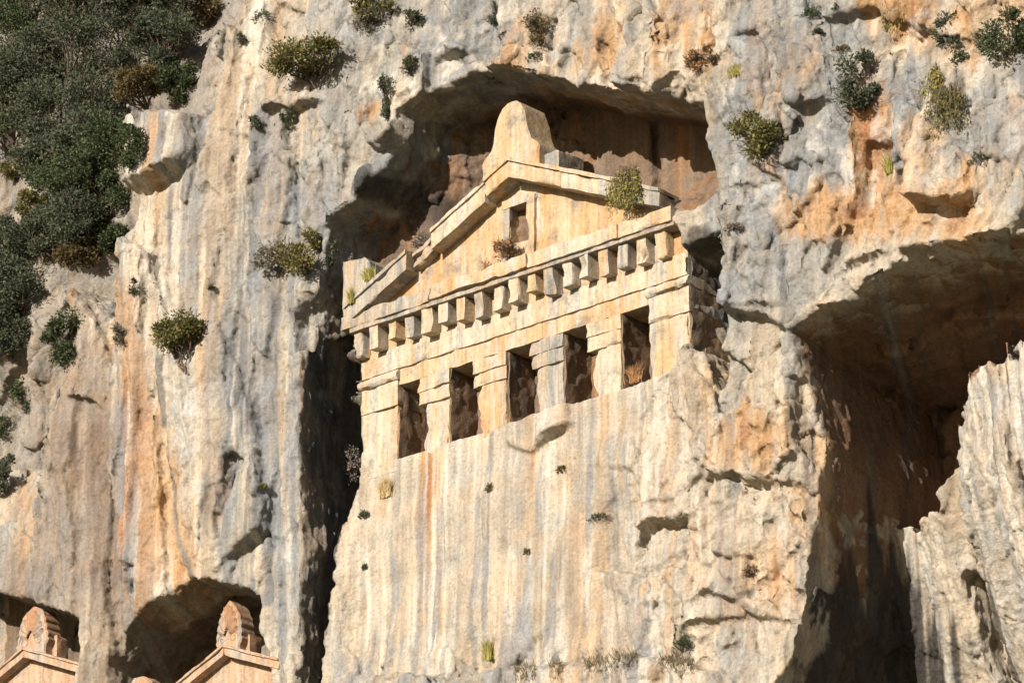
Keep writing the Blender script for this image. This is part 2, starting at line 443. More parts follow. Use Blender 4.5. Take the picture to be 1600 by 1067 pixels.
# gorge left of the facade: its far wall leans back from the buttress edge to the facade
gl = uvs([(492, 470), (470, 560), (462, 700), (470, 850), (462, 1000), (440, 1300)], .6)
edge_v = [p[1] for p in gl][::-1]; edge_u = [p[0] for p in gl][::-1]
gu = np.interp(V, edge_v, edge_u) + .22 * fbm2(V * .8, U * .3, 4, 160)
fe = uvs([(565, 600), (566, 760), (540, 860), (528, 1067), (520, 1300)], 0.0)
fu = np.interp(V, [p[1] for p in fe][::-1], [p[0] for p in fe][::-1]) + .05 * fbm2(V * 3, V * 0, 3, 163)
t = np.clip((U - gu) / .42, 0, 1.0)
wall = .62 - 3.1 * t ** .75 + .06 * f2 + .05 * f3 + .08 * fbm2(U * 2.4, V * .5, 4, 165)
topv = uv(520, 440, .3)[1]
ing = (1 - sstep(fu - .07, fu - .01, U)) * sstep(gu - .02, gu + .12, U) * (1 - sstep(topv - .5, topv + .15, V + .25 * fbm2(U * 1.5, V, 3, 168)))
H = H + (np.minimum(wall, H) - H) * ing
# sharp upper prow of the buttress
set_layer([(466, 560), (462, 510), (478, 470), (496, 455), (500, 470), (484, 500), (480, 540)], .6, H - .55, .05, .05, 3, 24)

# dressed band right under the piers runs flush into them
mb = sstep(-4.9, -4.5, U) * (1 - sstep(3.4, 4.3, U)) * sstep(-4.4, -3.3, V) * (1 - sstep(-2.70, -2.64, V))
H = H + (-.005 + .02 * fbm2(U * 2, V * 1.5, 3, 169) - H) * mb
# slab under the third and fourth opening
set_layer([(790, 662), (886, 628), (893, 660), (852, 682), (832, 706), (790, 694)], .1, H + .16, .03, .04, 3, 25)
ledge([(828, 708), (855, 682), (893, 660)], .15, .22, .5)
# ledge with grass at the foot
lv_ = uv(800, 1052, .2)[1]
lowl = np.interp(U, [p[0] for p in uvs([(500, 1062), (700, 1064), (850, 1046), (1000, 1032), (1090, 1040), (1150, 1075)], .3)], [p[1] for p in uvs([(500, 1062), (700, 1064), (850, 1046), (1000, 1032), (1090, 1040), (1150, 1075)], .3)])
low = (1 - sstep(-.10, .10, V - lowl - .12 * fbm2(U * 2, V * 0, 3, 170))) * sstep(uv(520, 1060, .3)[0], uv(620, 1060, .3)[0], U) * (1 - sstep(uv(1080, 1050, .3)[0], uv(1150, 1050, .3)[0], U))
H += .5 * low

# great alcove on the right
ALC = -5.0 + .3 * f2 + .2 * f1 + .1 * fbm2(U * 2, V * 2, 3, 180)
alc_lip = [(1246, 522), (1290, 490), (1342, 470), (1400, 434), (1482, 404), (1600, 374), (1900, 300), (2000, 1500), (1160, 1400), (1200, 1067), (1242, 930), (1256, 850), (1269, 740), (1271, 680), (1256, 600)]
sdp = uvs(alc_lip, .5)
sda = poly_sd(U, V, sdp) + .012 * fbm2(U * 2, V * 2, 4, 181)
u0a = uv(1250, 600, .4)[0]
v_hi = uv(1388, 815, -2.4)[1]; v_lo = uv(1385, 1067, -3.7)[1]
RIB = np.interp(V, [v_lo - 2, v_lo, v_hi, v_hi + 3], [-4.6, -3.7, -2.5, -2.5]) + np.clip((U - 9.4) * .42, 0, 1.7) + .22 * facets((U + wu * .5) * 1.1 + 7, (V + wv * .4) * .22, 191)[0] + .10 * facets((U + wu * .5) * 2.3 + 7, (V + .3 * U + wv * .4) * .5, 195)[0] + .05 * f2 + .025 * f3 + .3 * (1 - np.abs(fbm2(U * 1.1, V * .08, 3, 190))) - .2
rib_poly = uvs([(1300, 822), (1388, 815), (1402, 800), (1440, 795), (1476, 782), (1484, 752), (1512, 690), (1520, 640), (1570, 590), (1600, 580), (1900, 480), (1950, 1600), (1000, 1600), (1050, 1067)], -2.2)
mr = sstep(-.08, .08, poly_sd(U, V, rib_poly) + .12 * fbm2(U * 2.2, V * 2.2, 4, 227) + .32 * f2 + .10 * f3)
BACK = ALC + (RIB - ALC) * mr
wall_a = .4 - np.clip(sda, 0, 9) / .05                                   # steep sides
H = np.where(sda > 0, np.maximum(np.minimum(H, wall_a), BACK), H)
# stepped ceiling band
set_layer([(1255, 530), (1300, 500), (1345, 480), (1405, 446), (1482, 416), (1600, 388), (1900, 310), (1900, 420), (1600, 470), (1500, 480), (1400, 520), (1320, 545)], -0.6, np.maximum(H, -1.9 + .3 * f1 + .2 * f2), .10, .08, 2, 26)
set_layer([(1492, 880), (1502, 870), (1516, 1040), (1505, 1060), (1490, 980)], -1.9, RIB - .7, .05, .06, 2, 29)
H = H.astype(np.float32)

def build_cliff():
    n_r, n_c = H.shape
    top = np.stack([U, -H, V], -1).reshape(-1, 3)
    back = np.stack([U, np.full_like(U, 10.5), V], -1)
    ring_idx = [(0, c) for c in range(n_c)] + [(r, n_c - 1) for r in range(1, n_r)] + [(n_r - 1, c) for c in range(n_c - 2, -1, -1)] + [(r, 0) for r in range(n_r - 2, 0, -1)]
    ring = np.array([r * n_c + c for r, c in ring_idx])
    ringp = np.array([back[r, c] for r, c in ring_idx])
    cen = np.array([[U.mean(), 10.5, V.mean()]])
    verts = np.concatenate([top, ringp, cen]).astype(np.float32)
    idx = np.arange(n_r * n_c).reshape(n_r, n_c)
    q = np.stack([idx[:-1, :-1], idx[:-1, 1:], idx[1:, 1:], idx[1:, :-1]], -1).reshape(-1, 4)
    nt_ = len(top); m = len(ring)
    k = np.arange(m); k2 = (k + 1) % m
    side = np.stack([ring[k2], ring[k], nt_ + k, nt_ + k2], -1)
    tri = np.stack([nt_ + k2, nt_ + k, np.full(m, nt_ + m)], -1)
    me = bpy.data.meshes.new('cliff_raw')
    loops = np.concatenate([q.ravel(), side.ravel(), tri.ravel()])
    ls = np.concatenate([np.arange(len(q) + len(side)) * 4, (len(q) + len(side)) * 4 + np.arange(len(tri)) * 3])
    me.vertices.add(len(verts)); me.vertices.foreach_set('co', verts.ravel())
    me.loops.add(len(loops)); me.loops.foreach_set('vertex_index', loops.astype(np.int32))
    me.polygons.add(len(ls)); me.polygons.foreach_set('loop_start', ls.astype(np.int32))
    me.update(calc_edges=True)
    tmp = bpy.data.objects.new('cliff_raw', me); COL.objects.link(tmp)
    md = tmp.modifiers.new('remesh', 'REMESH'); md.mode = 'VOXEL'; md.voxel_size = 0.047; md.use_smooth_shade = True
    dg = bpy.context.evaluated_depsgraph_get()
    new = bpy.data.meshes.new_from_object(tmp.evaluated_get(dg))
    bpy.data.objects.remove(tmp); bpy.data.meshes.remove(me)
    nv = len(new.vertices); npoly = len(new.polygons)
    co = np.empty(nv * 3, np.float32); new.vertices.foreach_get('co', co); co = co.reshape(-1, 3)
    vi = np.empty(npoly * 4, np.int32); new.loops.foreach_get('vertex_index', vi); vi = vi.reshape(-1, 4)
    # keep only the visible skin: not the back, not the cut borders
    Wv = co[:, 2] + SH * co[:, 0]
    ok = (co[:, 1] < 8.8) & (Wv > w1[0] + .12) & (Wv < w1[-1] - .12) & (co[:, 0] > u1[0] + .12) & (co[:, 0] < u1[-1] - .12)
    fk = vi[ok[vi].all(1)]
    used = np.unique(fk); remap = np.full(nv, -1, np.int32); remap[used] = np.arange(len(used))
    co = co[used]; fk = remap[fk]
    bpy.data.meshes.remove(new)
    # normals
    e1_ = co[fk[:, 2]] - co[fk[:, 0]]; e2_ = co[fk[:, 3]] - co[fk[:, 1]]
    fn = np.cross(e1_, e2_)
    vn = np.zeros_like(co)
    for c in range(4): 
        for ax in range(3): vn[:, ax] += np.bincount(fk[:, c], fn[:, ax], len(co))
    vn /= np.linalg.norm(vn, axis=1, keepdims=True) + 1e-9
    x, y, z = co[:, 0], co[:, 1], co[:, 2]
    # roughness by place: pocked natural rock strong, tool-dressed faces weak
    plainv = sstep(-5, -4.4, x) * (1 - sstep(3.0, 4.2, x)) * (1 - sstep(-2.4, -2.0, z)) * sstep(-8.5, -7.5, z + .27 * x)
    n = 0.016 * fbm3(x * 2.9, y * 2.9, z * 1.8, 2, 400) + 0.014 * fbm3(x * 8, y * 8, z * 4.0, 2, 410)
    rid = 1 - np.abs(fbm3(x * 3.0, y * 3.0, z * 1.3, 2, 420))
    n += 0.022 * (rid ** 3 - .4)
    n *= (1 - .55 * plainv)
    sdw = poly_sd(x, z, sdp)
    n *= 1 - .75 * (sdw > -.02) * (y > -.4 + sdw / .05 - .5)
    n *= .45 + 1.1 * sstep(-.35, .5, fbm3(x * .45, y * .45, z * .35, 2, 430))
    cvm = sstep(-.2, .3, y) * (z > .8) * (x < 1.5) * (x > -7) * (1 - sstep(-.5, 1.5, x))
    n += cvm * (.07 * fbm3(x * 2.5, y * 4.5, z * 4.5, 3, 440))
    wx = .10 * vnoise(x * 2, y * 2, z * 2, 450); wz = .10 * vnoise(x * 2, y * 2, z * 2, 451)
    rough = (1 - .93 * plainv) * (1 - .8 * (np.abs(x) < 4.95) * (z > -2.8) * (z < .1)) * (1 - .75 * (y > .8) * (z > 1.2) * (x > .8) * (x < 6))
    lfm = 1 - .45 * (x < -5.5)
    n += rough * (.085 * lfm * facets3((x + wx) * 1.15, y * 1.15, (z + wz) * .75, 460) + .034 * facets3((x + wx) * 3.1, y * 3.1, (z + wz) * 2.0, 470) + .013 * facets3(x * 7, y * 7, z * 5, 480))
    co = co + vn * n[:, None]
    wsh = (sdw > -.03) * (1 - sstep(1.2, 4.0, sdw)) * np.clip(y + .3, 0, 6)
    co[:, 0] -= .15 * wsh
    gvw = np.interp(z, edge_v, edge_u)
    gsh = sstep(.02, .12, x - gvw) * (1 - sstep(.55, 1.0, x - gvw)) * (z < topv + .2) * (x < -4.9) * np.clip(y + .55, 0, 4)
    co[:, 0] -= .22 * gsh
    me = bpy.data.meshes.new('cliff')
    me.vertices.add(len(co)); me.vertices.foreach_set('co', co.astype(np.float32).ravel())
    me.loops.add(fk.size); me.loops.foreach_set('vertex_index', fk.ravel().astype(np.int32))
    me.polygons.add(len(fk)); me.polygons.foreach_set('loop_start', (np.arange(len(fk)) * 4).astype(np.int32))
    me.update(calc_edges=True)
    return me, co, vn, fk
cliff_me, CO, VN, FK = build_cliff()

# ------------------------------------------------------------------ colour of the rock (limestone, iron staining, lichen, run-off stains), shade painted into recesses
def colour_cliff(me, co, vn):
    x, y, z = co[:, 0], co[:, 1], co[:, 2]
    sdx = poly_sd(x, z, sdp)
    x = x + np.where((sdx > -.9) & (x > 6), .15 * np.clip(y + .3, 0, 6) * (1 - sstep(1.2, 4.0, sdx)), 0)
    h = -y
    L = lambda c: np.array(c, np.float32)
    cream, tan, orange, rust = L((.455, .39, .305)), L((.35, .28, .205)), L((.44, .275, .145)), L((.33, .165, .08))
    grey, blue, dark, white = L((.31, .295, .265)), L((.225, .228, .23)), L((.045, .041, .038)), L((.53, .48, .40))
    c = np.empty((len(x), 3), np.float32); c[:] = cream
    def lay(col, m): 
        nonlocal c
        c = c + (col - c) * np.clip(m, 0, 1)[:, None]
    n1 = fbm3(x * .55, y * .55, z * .28, 4, 500); n2 = fbm3(x * .8, y * .8, z * .22, 4, 510); n3 = fbm3(x * 1.6, y * 1.6, z * .5, 4, 520)
    st1 = fbm2(x * 2.4 + y * 1.1, z * .16, 4, 530); st2 = fbm2(x * 6.5 + y * 3, z * .3, 3, 540); st3 = fbm2(x * 1.1 + y * .6, z * .08, 3, 545)
    br = fbm3(x * 2.5, y * 2.5, z * 2.0, 3, 550)
    def blob(px, py, rx, ry, hr=.5):
        a, b = uv(px, py, hr)
        dx = (x - a) / (rx / 51.5); dz = (z - b + SH * (x - a)) / (ry / 64.0)
        return np.exp(-(dx * dx + dz * dz) ** 1.5)
    def blobs(lst, hr=.5):
        r = np.zeros_like(x)
        for q in lst: r = np.maximum(r, (q[4] if len(q) > 4 else 1) * blob(*q[:4], q[5] if len(q) > 5 else hr))
        return r
    lay(tan, sstep(.0, .5, n1) * .8)
    wt = blobs([(500, 330, 90, 130, .8), (700, 50, 130, 110, .9), (560, 120, 110, 150, .7), (1190, 330, 85, 210, 1), (1290, 220, 80, 180, 1), (1300, 40, 130, 60, .8), (1420, 200, 40, 110, 1), (1560, 180, 70, 110, .6),
                (260, 220, 60, 60, .9), (620, 270, 60, 80, 1), (1580, 300, 60, 60, .5), (420, 420, 60, 120, .6), (60, 800, 90, 160, .7), (100, 480, 60, 80, .8), (1140, 450, 70, 60, 1), (1550, 640, 60, 50, .7, -2), (380, 650, 30, 330, .75), (455, 880, 40, 200, .7), (250, 960, 120, 60, .5)])
    lay(grey, sstep(.05, .6, wt + .45 * n2 + .12 * st1))
    lay(blue, sstep(.45, .95, wt * .9 + .5 * n3 + .15 * st1) * .8)
    wo = blobs([(1420, 20, 60, 60, 1), (1370, 220, 30, 110, 1), (1400, 350, 150, 60, .8), (950, 70, 160, 60, .6), (1080, 60, 80, 90, .6), (210, 720, 30, 230, 1), (270, 800, 60, 130, .6), (1180, 690, 90, 60, .8), (230, 900, 60, 60, 1), (185, 480, 30, 90, .6), (320, 340, 60, 180, .35),
                (1150, 880, 90, 90, .4), (1500, 60, 60, 60, .5), (670, 760, 16, 90, 1, 0), (1250, 760, 40, 130, .45), (590, 180, 40, 30, .5), (900, 880, 60, 140, .25, 0), (1540, 250, 25, 80, .6)])
    lay(orange, sstep(.22, .75, wo + .38 * n3 + .22 * st1))
    lay(rust, sstep(.7, 1.15, wo + .4 * n3 + .2 * br))
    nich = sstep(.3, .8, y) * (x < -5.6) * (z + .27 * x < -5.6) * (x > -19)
    lay(L((.17, .115, .075)), nich * .9)  # shade inside the lower niches, painted as dark brown
    # interiors: brown limestone, with shade painted in as a darker tone
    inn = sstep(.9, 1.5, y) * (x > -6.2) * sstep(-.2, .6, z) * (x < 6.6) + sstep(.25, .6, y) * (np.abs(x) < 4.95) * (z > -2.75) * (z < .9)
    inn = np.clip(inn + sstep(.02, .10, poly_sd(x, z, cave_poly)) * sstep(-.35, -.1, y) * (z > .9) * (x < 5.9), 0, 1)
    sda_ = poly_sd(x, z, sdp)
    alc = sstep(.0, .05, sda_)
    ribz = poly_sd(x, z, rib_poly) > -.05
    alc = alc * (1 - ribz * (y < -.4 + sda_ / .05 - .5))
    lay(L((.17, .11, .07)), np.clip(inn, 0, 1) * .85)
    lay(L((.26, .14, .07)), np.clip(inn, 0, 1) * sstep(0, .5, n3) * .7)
    lay(L((.22, .13, .078)), alc * .95)  # alcove walls darkened: their shade is painted into the brown
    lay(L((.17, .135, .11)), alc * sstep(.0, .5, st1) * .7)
    lf = (1 - sstep(-6.4, -5.6, x)) * (1 - np.clip(inn, 0, 1)) * (1 - nich)
    s4 = fbm2(x * 1.9 + y * .9 + 11 + .3 * n1, z * .10, 4, 580); s5 = fbm2(x * 4.4 + y * 2 + 4, z * .17, 4, 585)
    lay(white, lf * sstep(.15, .5, s5) * .75)
    lay(tan, lf * sstep(.0, .45, s4) * .7)
    lay(orange, lf * sstep(.3, .62, fbm2(x * 2.3 + y + 31, z * .12, 4, 590)) * .6)
    lay(blue, lf * sstep(.25, .6, fbm2(x * 3.1 + y + 51, z * .11, 4, 595)) * .7)
    up = sstep(-5.5, -4.5, x) * (1 - inn) * sstep(1.5, 3.0, z + .27 * x) * (1 - np.clip(inn, 0, 1)) * (1 - alc)
    lay(white, up * sstep(.2, .6, br + .4 * n3) * .5)
    lay(orange, up * sstep(.25, .7, fbm3(x * .9 + 9, y, z * .35, 4, 596) + .2 * st1) * .55)
    lay(blue, up * sstep(.2, .55, fbm3(x * .8 + 3, y, z * .5, 4, 597) + .15 * br) * .6)
    lay(L((.235, .195, .16)), sstep(.2, .8, blobs([(110, 760, 110, 230, 1), (60, 900, 130, 90, .9), (180, 930, 60, 90, .8)]) + .35 * n3 + .2 * st1) * .8)  # dimness of the turned-away left rock, painted into the colour
    rb = ribz * (1 - alc) * (sda_ > 0)
    lay(grey, rb * sstep(-.1, .4, fbm2(x * 1.7 + 77, z * .1, 4, 598)) * .8)
    lay(dark, rb * sstep(.2, .5, fbm2(x * 3.3 + 71, z * .10, 4, 599) - .12 * (x - 11)) * .8)
    lay(white, rb * sstep(.25, .5, fbm2(x * 4.0 + 72, z * .12, 3, 601)) * .8)
    # run-off streaks: white sinter, grey-black algae
    pl = sstep(-5.1, -4.7, x) * (1 - sstep(4.5, 8.5, x)) * (1 - sstep(-2.6, -2.2, z))
    lay(white, pl * sstep(.05, .6, st2 + .6 * st3 + .2 * n1) * .6)
    lay(orange, pl * sstep(.3, .65, fbm2(x * 2.9 + 5, z * .13, 3, 560)) * .55)
    lay(tan, pl * sstep(.1, .5, fbm2(x * 4.1 + 9, z * .2, 3, 565) + .3 * n1) * .5)
    lay(blue, pl * sstep(.28, .62, fbm2(x * 5.3 + 2, z * .22, 4, 570) - .1 * (z + .27 * x + 5.5)) * .65)
    lay(grey, (1 - pl) * (1 - inn) * sstep(.35, .75, st1 + .15 * n2) * .55)
    lay(dark, sstep(.52, .8, st2 * .7 + .35 * n2) * .35)
    def band(pts, wpx, hr=.8):
        P_ = uvs(pts, hr); d2 = np.full(x.shape, 1e9, np.float32)
        for (x0, y0), (x1, y1) in zip(P_[:-1], P_[1:]):
            ex, ey = x1 - x0, y1 - y0
            t_ = np.clip(((x - x0) * ex + (z - y0) * ey) / (ex * ex + ey * ey), 0, 1)
            d2 = np.minimum(d2, (x - x0 - t_ * ex) ** 2 + (z - y0 - t_ * ey) ** 2)
        return sstep(1.0, .25, np.sqrt(d2) / (wpx / 51.5) + .5 * n3 + .4 * st2) * (y < .4)
    lay(L((.27, .215, .165)), band([(105, 560), (112, 680), (125, 780), (140, 930), (140, 1100)], 70) * .75)  # painted dimness of the left rock again, as two bands
    lay(L((.20, .15, .115)), band([(120, 690), (130, 800), (150, 880)], 34) * .7)
    lay(blue, band([(150, 470), (172, 560), (182, 650), (176, 740), (192, 880), (196, 960)], 18) * .8)
    lay(L((.33, .205, .12)), band([(188, 470), (205, 600), (214, 720), (226, 810), (238, 900), (215, 955)], 34) * (.55 + .3 * sstep(-.4, .4, st2)))
    lay(orange, band([(240, 660), (262, 780), (285, 890)], 44) * .6)
    lay(white, band([(255, 540), (300, 640), (310, 760)], 40) * .6)
    lay(L((.18, .18, .18)), band([(398, 170), (402, 300), (386, 420), (372, 520), (386, 640), (402, 770), (396, 930)], 13) * .85)
    lay(blue, band([(416, 180), (420, 300), (404, 420), (390, 540), (404, 660), (418, 780)], 20) * .7)
    lay(L((.17, .165, .155)), band([(252, 560), (262, 700), (272, 800), (296, 900)], 9) * .8)
    # black water stains on the gorge wall and in the alcove
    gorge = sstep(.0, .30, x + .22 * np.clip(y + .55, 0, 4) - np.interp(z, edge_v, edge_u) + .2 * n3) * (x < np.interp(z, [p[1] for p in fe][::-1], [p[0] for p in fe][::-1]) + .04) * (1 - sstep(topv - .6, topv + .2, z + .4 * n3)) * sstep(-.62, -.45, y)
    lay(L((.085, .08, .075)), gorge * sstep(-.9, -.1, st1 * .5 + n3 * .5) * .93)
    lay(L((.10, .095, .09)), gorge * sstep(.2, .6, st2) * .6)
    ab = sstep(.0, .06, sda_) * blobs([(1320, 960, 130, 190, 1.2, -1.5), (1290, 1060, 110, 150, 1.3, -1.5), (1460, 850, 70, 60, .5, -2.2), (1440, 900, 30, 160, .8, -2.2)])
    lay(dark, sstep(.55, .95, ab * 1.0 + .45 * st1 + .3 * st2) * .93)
    lay(dark, sstep(.6, 1.0, blobs([(600, 300, 50, 50, 1.1), (1085, 370, 40, 30, .9), (1100, 450, 25, 50, .9, -.5), (1160, 460, 60, 40, .4)]) + .4 * n3) * .8)
    lay(dark, blobs([(375, 560, 14, 260, .9), (392, 330, 10, 90, 1), (345, 790, 10, 50, .8), (880, 900, 10, 80, .5, 0), (985, 960, 14, 80, .7, 0), (780, 760, 14, 90, .6, 0)]) * sstep(-.3, .5, st2 + n3) * .55)
    # hillside soil and lichen grey rock
    hill = sstep(1.2, 2.2, y) * (x < -8) * (z + .27 * x > -3.6)
    lay(L((.25, .22, .185)), hill * .85)
    c *= (1 + .14 * br + .16 * st2 + .08 * n3)[:, None]
    c = np.clip(c, .02, .6)
    ca = me.color_attributes.new('rock_tint', 'FLOAT_COLOR', 'POINT')
    ca.data.foreach_set('color', np.concatenate([c, np.ones((len(c), 1), np.float32)], 1).astype(np.float32).ravel())
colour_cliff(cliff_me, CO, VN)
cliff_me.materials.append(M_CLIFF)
cliff = bpy.data.objects.new('cliff', cliff_me)
COL.objects.link(cliff)
cliff.matrix_world = FRAME
tag(cliff, 'tall streaked limestone cliff with caves and carved recesses', kind='structure')
BVH = BVHTree.FromPolygons(CO.tolist(), FK.tolist())
def hit(px, py):
    """where the line of sight through a photo point meets the rock (local frame)"""
    o = FRAME_INV @ Vector(EYE); d = (FRAME_INV.to_3x3() @ Vector(ray(px, py))).normalized()
    p, n, i, t = BVH.ray_cast(o, d)
    if p is None:
        a, b = uv(px, py, -3); p = Vector((a, 3, b)); n = Vector((0, -1, 0))
    return p, n

# ------------------------------------------------------------------ carved stone pieces
def block(name, u0, u1, v0, v1, h0, h1, mat, parent, res=.075, amp=.016, chip=.05, seed=0, shear=0.0, fn=None, smooth=38):
    """worn, chipped stone block in the facade frame; shear = rise per unit u (raking pieces)"""
    n = [max(1, int(round(abs(d) / res))) for d in (u1 - u0, h1 - h0, v1 - v0)]
    lo = np.array([u0, -h1, v0]); hi = np.array([u1, -h0, v1])
    pts = []; quads = []
    for ax in range(3):
        b, c = [(1, 2), (2, 0), (0, 1)][ax]
        gb, gc = np.meshgrid(np.arange(n[b] + 1), np.arange(n[c] + 1), indexing='ij')
        for side in (0, 1):
            p = np.zeros((gb.size, 3), np.int64); p[:, b] = gb.ravel(); p[:, c] = gc.ravel(); p[:, ax] = side * n[ax]
            base = sum(len(a) for a in pts); pts.append(p)
            ix = base + np.arange(gb.size).reshape(gb.shape)
            q = np.stack([ix[:-1, :-1], ix[1:, :-1], ix[1:, 1:], ix[:-1, 1:]], -1).reshape(-1, 4)
            quads.append(q if side else q[:, ::-1])
    P = np.concatenate(pts); Q = np.concatenate(quads)
    P, inv = np.unique(P, axis=0, return_inverse=True); Q = inv.reshape(-1)[Q]
    nn = np.array(n)
    X = lo + (hi - lo) * P / nn
    # wear: pull edges in
    dist = np.minimum(X - lo, hi - X)
    out = np.where(X - lo < hi - X, -1.0, 1.0)
    ds = np.sort(dist, 1)
    chip = chip * .6
    near = np.exp(-((ds[:, 0] + ds[:, 1]) / (chip * 1.2 + 1e-6)) ** 2)
    s = seed * 13.7
    ch = np.clip(fbm3(X[:, 0] * 2.6 + s, X[:, 1] * 2.6, X[:, 2] * 2.6 + s, 3, 600) * 1.5 - .05, 0.03, 1.4)
    lim = np.minimum(chip, .3 * (hi - lo).min())
    X = X - out * (dist < chip * 1.5) * (near * ch * lim)[:, None]
    for a in range(3):
        X[:, a] += .55 * amp * fbm3(X[:, 0] * 3.1 + s, X[:, 1] * 3.1 + 5 * a, X[:, 2] * 3.1, 3, 620 + a)
    if fn is not None: X = fn(X)
    X[:, 2] += shear * (X[:, 0] - u0)
    return mesh_obj(name, X, Q.tolist(), mat, parent, smooth)
def prism(name, outline, h0, h1, mat, parent, amp=.012, seed=0, inset=.03, smooth=35, sub=.09):
    """solid cut from an outline (u, v), with a softened front rim"""
    pts = []
    n = len(outline)
    for k in range(n):
        (a, b), (c, d) = outline[k], outline[(k + 1) % n]
        m = max(1, int(math.hypot(c - a, d - b) / sub))
        for i in range(m): pts.append((a + (c - a) * i / m, b + (d - b) * i / m))
    area = sum(pts[i][0] * pts[(i + 1) % len(pts)][1] - pts[(i + 1) % len(pts)][0] * pts[i][1] for i in range(len(pts)))
    if area < 0: pts.reverse()
    cu = sum(p[0] for p in pts) / len(pts); cv = sum(p[1] for p in pts) / len(pts)
    rings = [(h0, 0), (h0 + (h1 - h0) * .5, 0), (h1 - inset, 0), (h1, inset)]
    V_ = []; m = len(pts)
    for hh, ins in rings:
        for i, (a, b) in enumerate(pts):
            pa, pb = pts[i - 1], pts[(i + 1) % m]
            tx, ty = pb[0] - pa[0], pb[1] - pa[1]; l = math.hypot(tx, ty) + 1e-9
            V_.append([a - ty / l * ins * -1 * -1 if False else a + (-ty / l) * ins, -hh, b + (tx / l) * ins])
    F = []
    for r in range(len(rings) - 1):
        for i in range(m):
            j = (i + 1) % m
            F.append((r * m + i, r * m + j, (r + 1) * m + j, (r + 1) * m + i))
    F.append(tuple((len(rings) - 1) * m + i for i in range(m)))
    F.append(tuple(reversed(range(m))))
    X = np.array(V_, float); s = seed * 7.1
    for a in range(3): X[:, a] += amp * fbm3(X[:, 0] * 3 + s, X[:, 1] * 3 + 5 * a, X[:, 2] * 3, 3, 640 + a)
    return mesh_obj(name, X, F, mat, parent, smooth)

tomb = empty('temple_tomb', FRAME)
tag(tomb, 'large temple tomb with pediment and dentils carved high in the cliff', 'rock tomb', 'rock-cut tombs in the cliff')
rnd = random.Random(4)
# antae
for k, (a, b) in enumerate(((-4.95, -3.81), (3.79, 4.93))):
    o = block('anta', a, b, -3.0 if k == 0 else -2.75, -1.40, -1.0 if k == 0 else -1.45, 0.0, M_CARVED, tomb, seed=1 + k, amp=.022)
    block('anta_capital', a - .015, b + .015, -1.388, -.80, -1.0 if k == 0 else -1.45, .022, M_CARVED, o, seed=3 + k, amp=.015)
    def bulge(X):
        t = np.clip((X[:, 2] + .80) / .24, 0, 1)
        front = X[:, 1] < -.01
        X[:, 1] -= front * .085 * np.sin(np.pi * np.clip(t, 0, 1)) ** .7
        return X
    block('anta_moulding', a - .05, b + .05, -.79, -.54, -1.0 if k == 0 else -1.45, .03, M_CARVED, o, seed=5 + k, amp=.012, res=.05, fn=bulge)
# columns with stepped capitals
cols = [(-2.90, -3.19, -2.21, -2.85), (-1.22, -1.48, -.47, -2.85), (.46, .25, 1.25, -2.85), (2.18, 1.95, 2.96, -2.85)]
for k, (a, ca, cb, vb) in enumerate(cols):
    def gouge(X, a=a, k=k):
        t = np.clip((X[:, 2] + 2.85) / 1.3, 0, 1)
        lf = X[:, 0] < a + .2
        X[:, 0] += lf * (.10 * fbm3(X[:, 2] * 2.2 + k * 3, X[:, 1] * 2, X[:, 2] * 0, 3, 670) - .05 * np.sin(np.pi * t))
        return X
    mt = [M_CARVED, M_CARVED_WARM, M_CARVED_GREY, M_CARVED][k]
    o = block('column', a, cb - .02, vb, -1.595, -1.05, -.02, mt, tomb, seed=10 + k, amp=.03, chip=.07, fn=gouge)
    block('capital', ca + .012, cb - .012, -1.590, -1.262, -1.05, -.004, mt, o, seed=20 + k, amp=.03, chip=.05)
    block('capital', ca, cb - .008, -1.259, -.925, -1.05, .012, mt, o, seed=28 + k, amp=.03, chip=.05)
    # added rough-tooled panel towards the opening, side shade painted in as dark brown
    block('shaded_reveal', cb - .05, cb + .018, vb, -.93, -1.05, -.045 if k != 1 else -.09, M_TOOLED_SHADE, o, seed=32 + k, amp=.07, chip=.05, res=.06)
block('shaded_reveal', -3.86, -3.795, -2.9, -.93, -1.05, -.04, M_TOOLED_SHADE, tomb, seed=37, amp=.07, chip=.05, res=.06)
block('shaded_reveal', 4.90, 4.965, -2.75, .0, -1.5, -.05, M_TOOLED_SHADE, tomb, seed=38, amp=.07, chip=.06, res=.06)
# architrave: two fasciae
block('architrave_fascia', -3.83, 3.82, -.92, -.515, -1.0, -.012, M_CARVED_WARM, tomb, seed=40, amp=.02, chip=.04)
o = block('architrave_fascia', -4.96, 4.95, -.53, .02, -.9, .035, M_CARVED, tomb, seed=41, amp=.02, chip=.04)
# frieze wall behind the dentils
block('dentil_backing', -4.93, 4.96, .0, .60, -.4, .005, M_CARVED_WARM, tomb, seed=43, amp=.015, chip=.03)
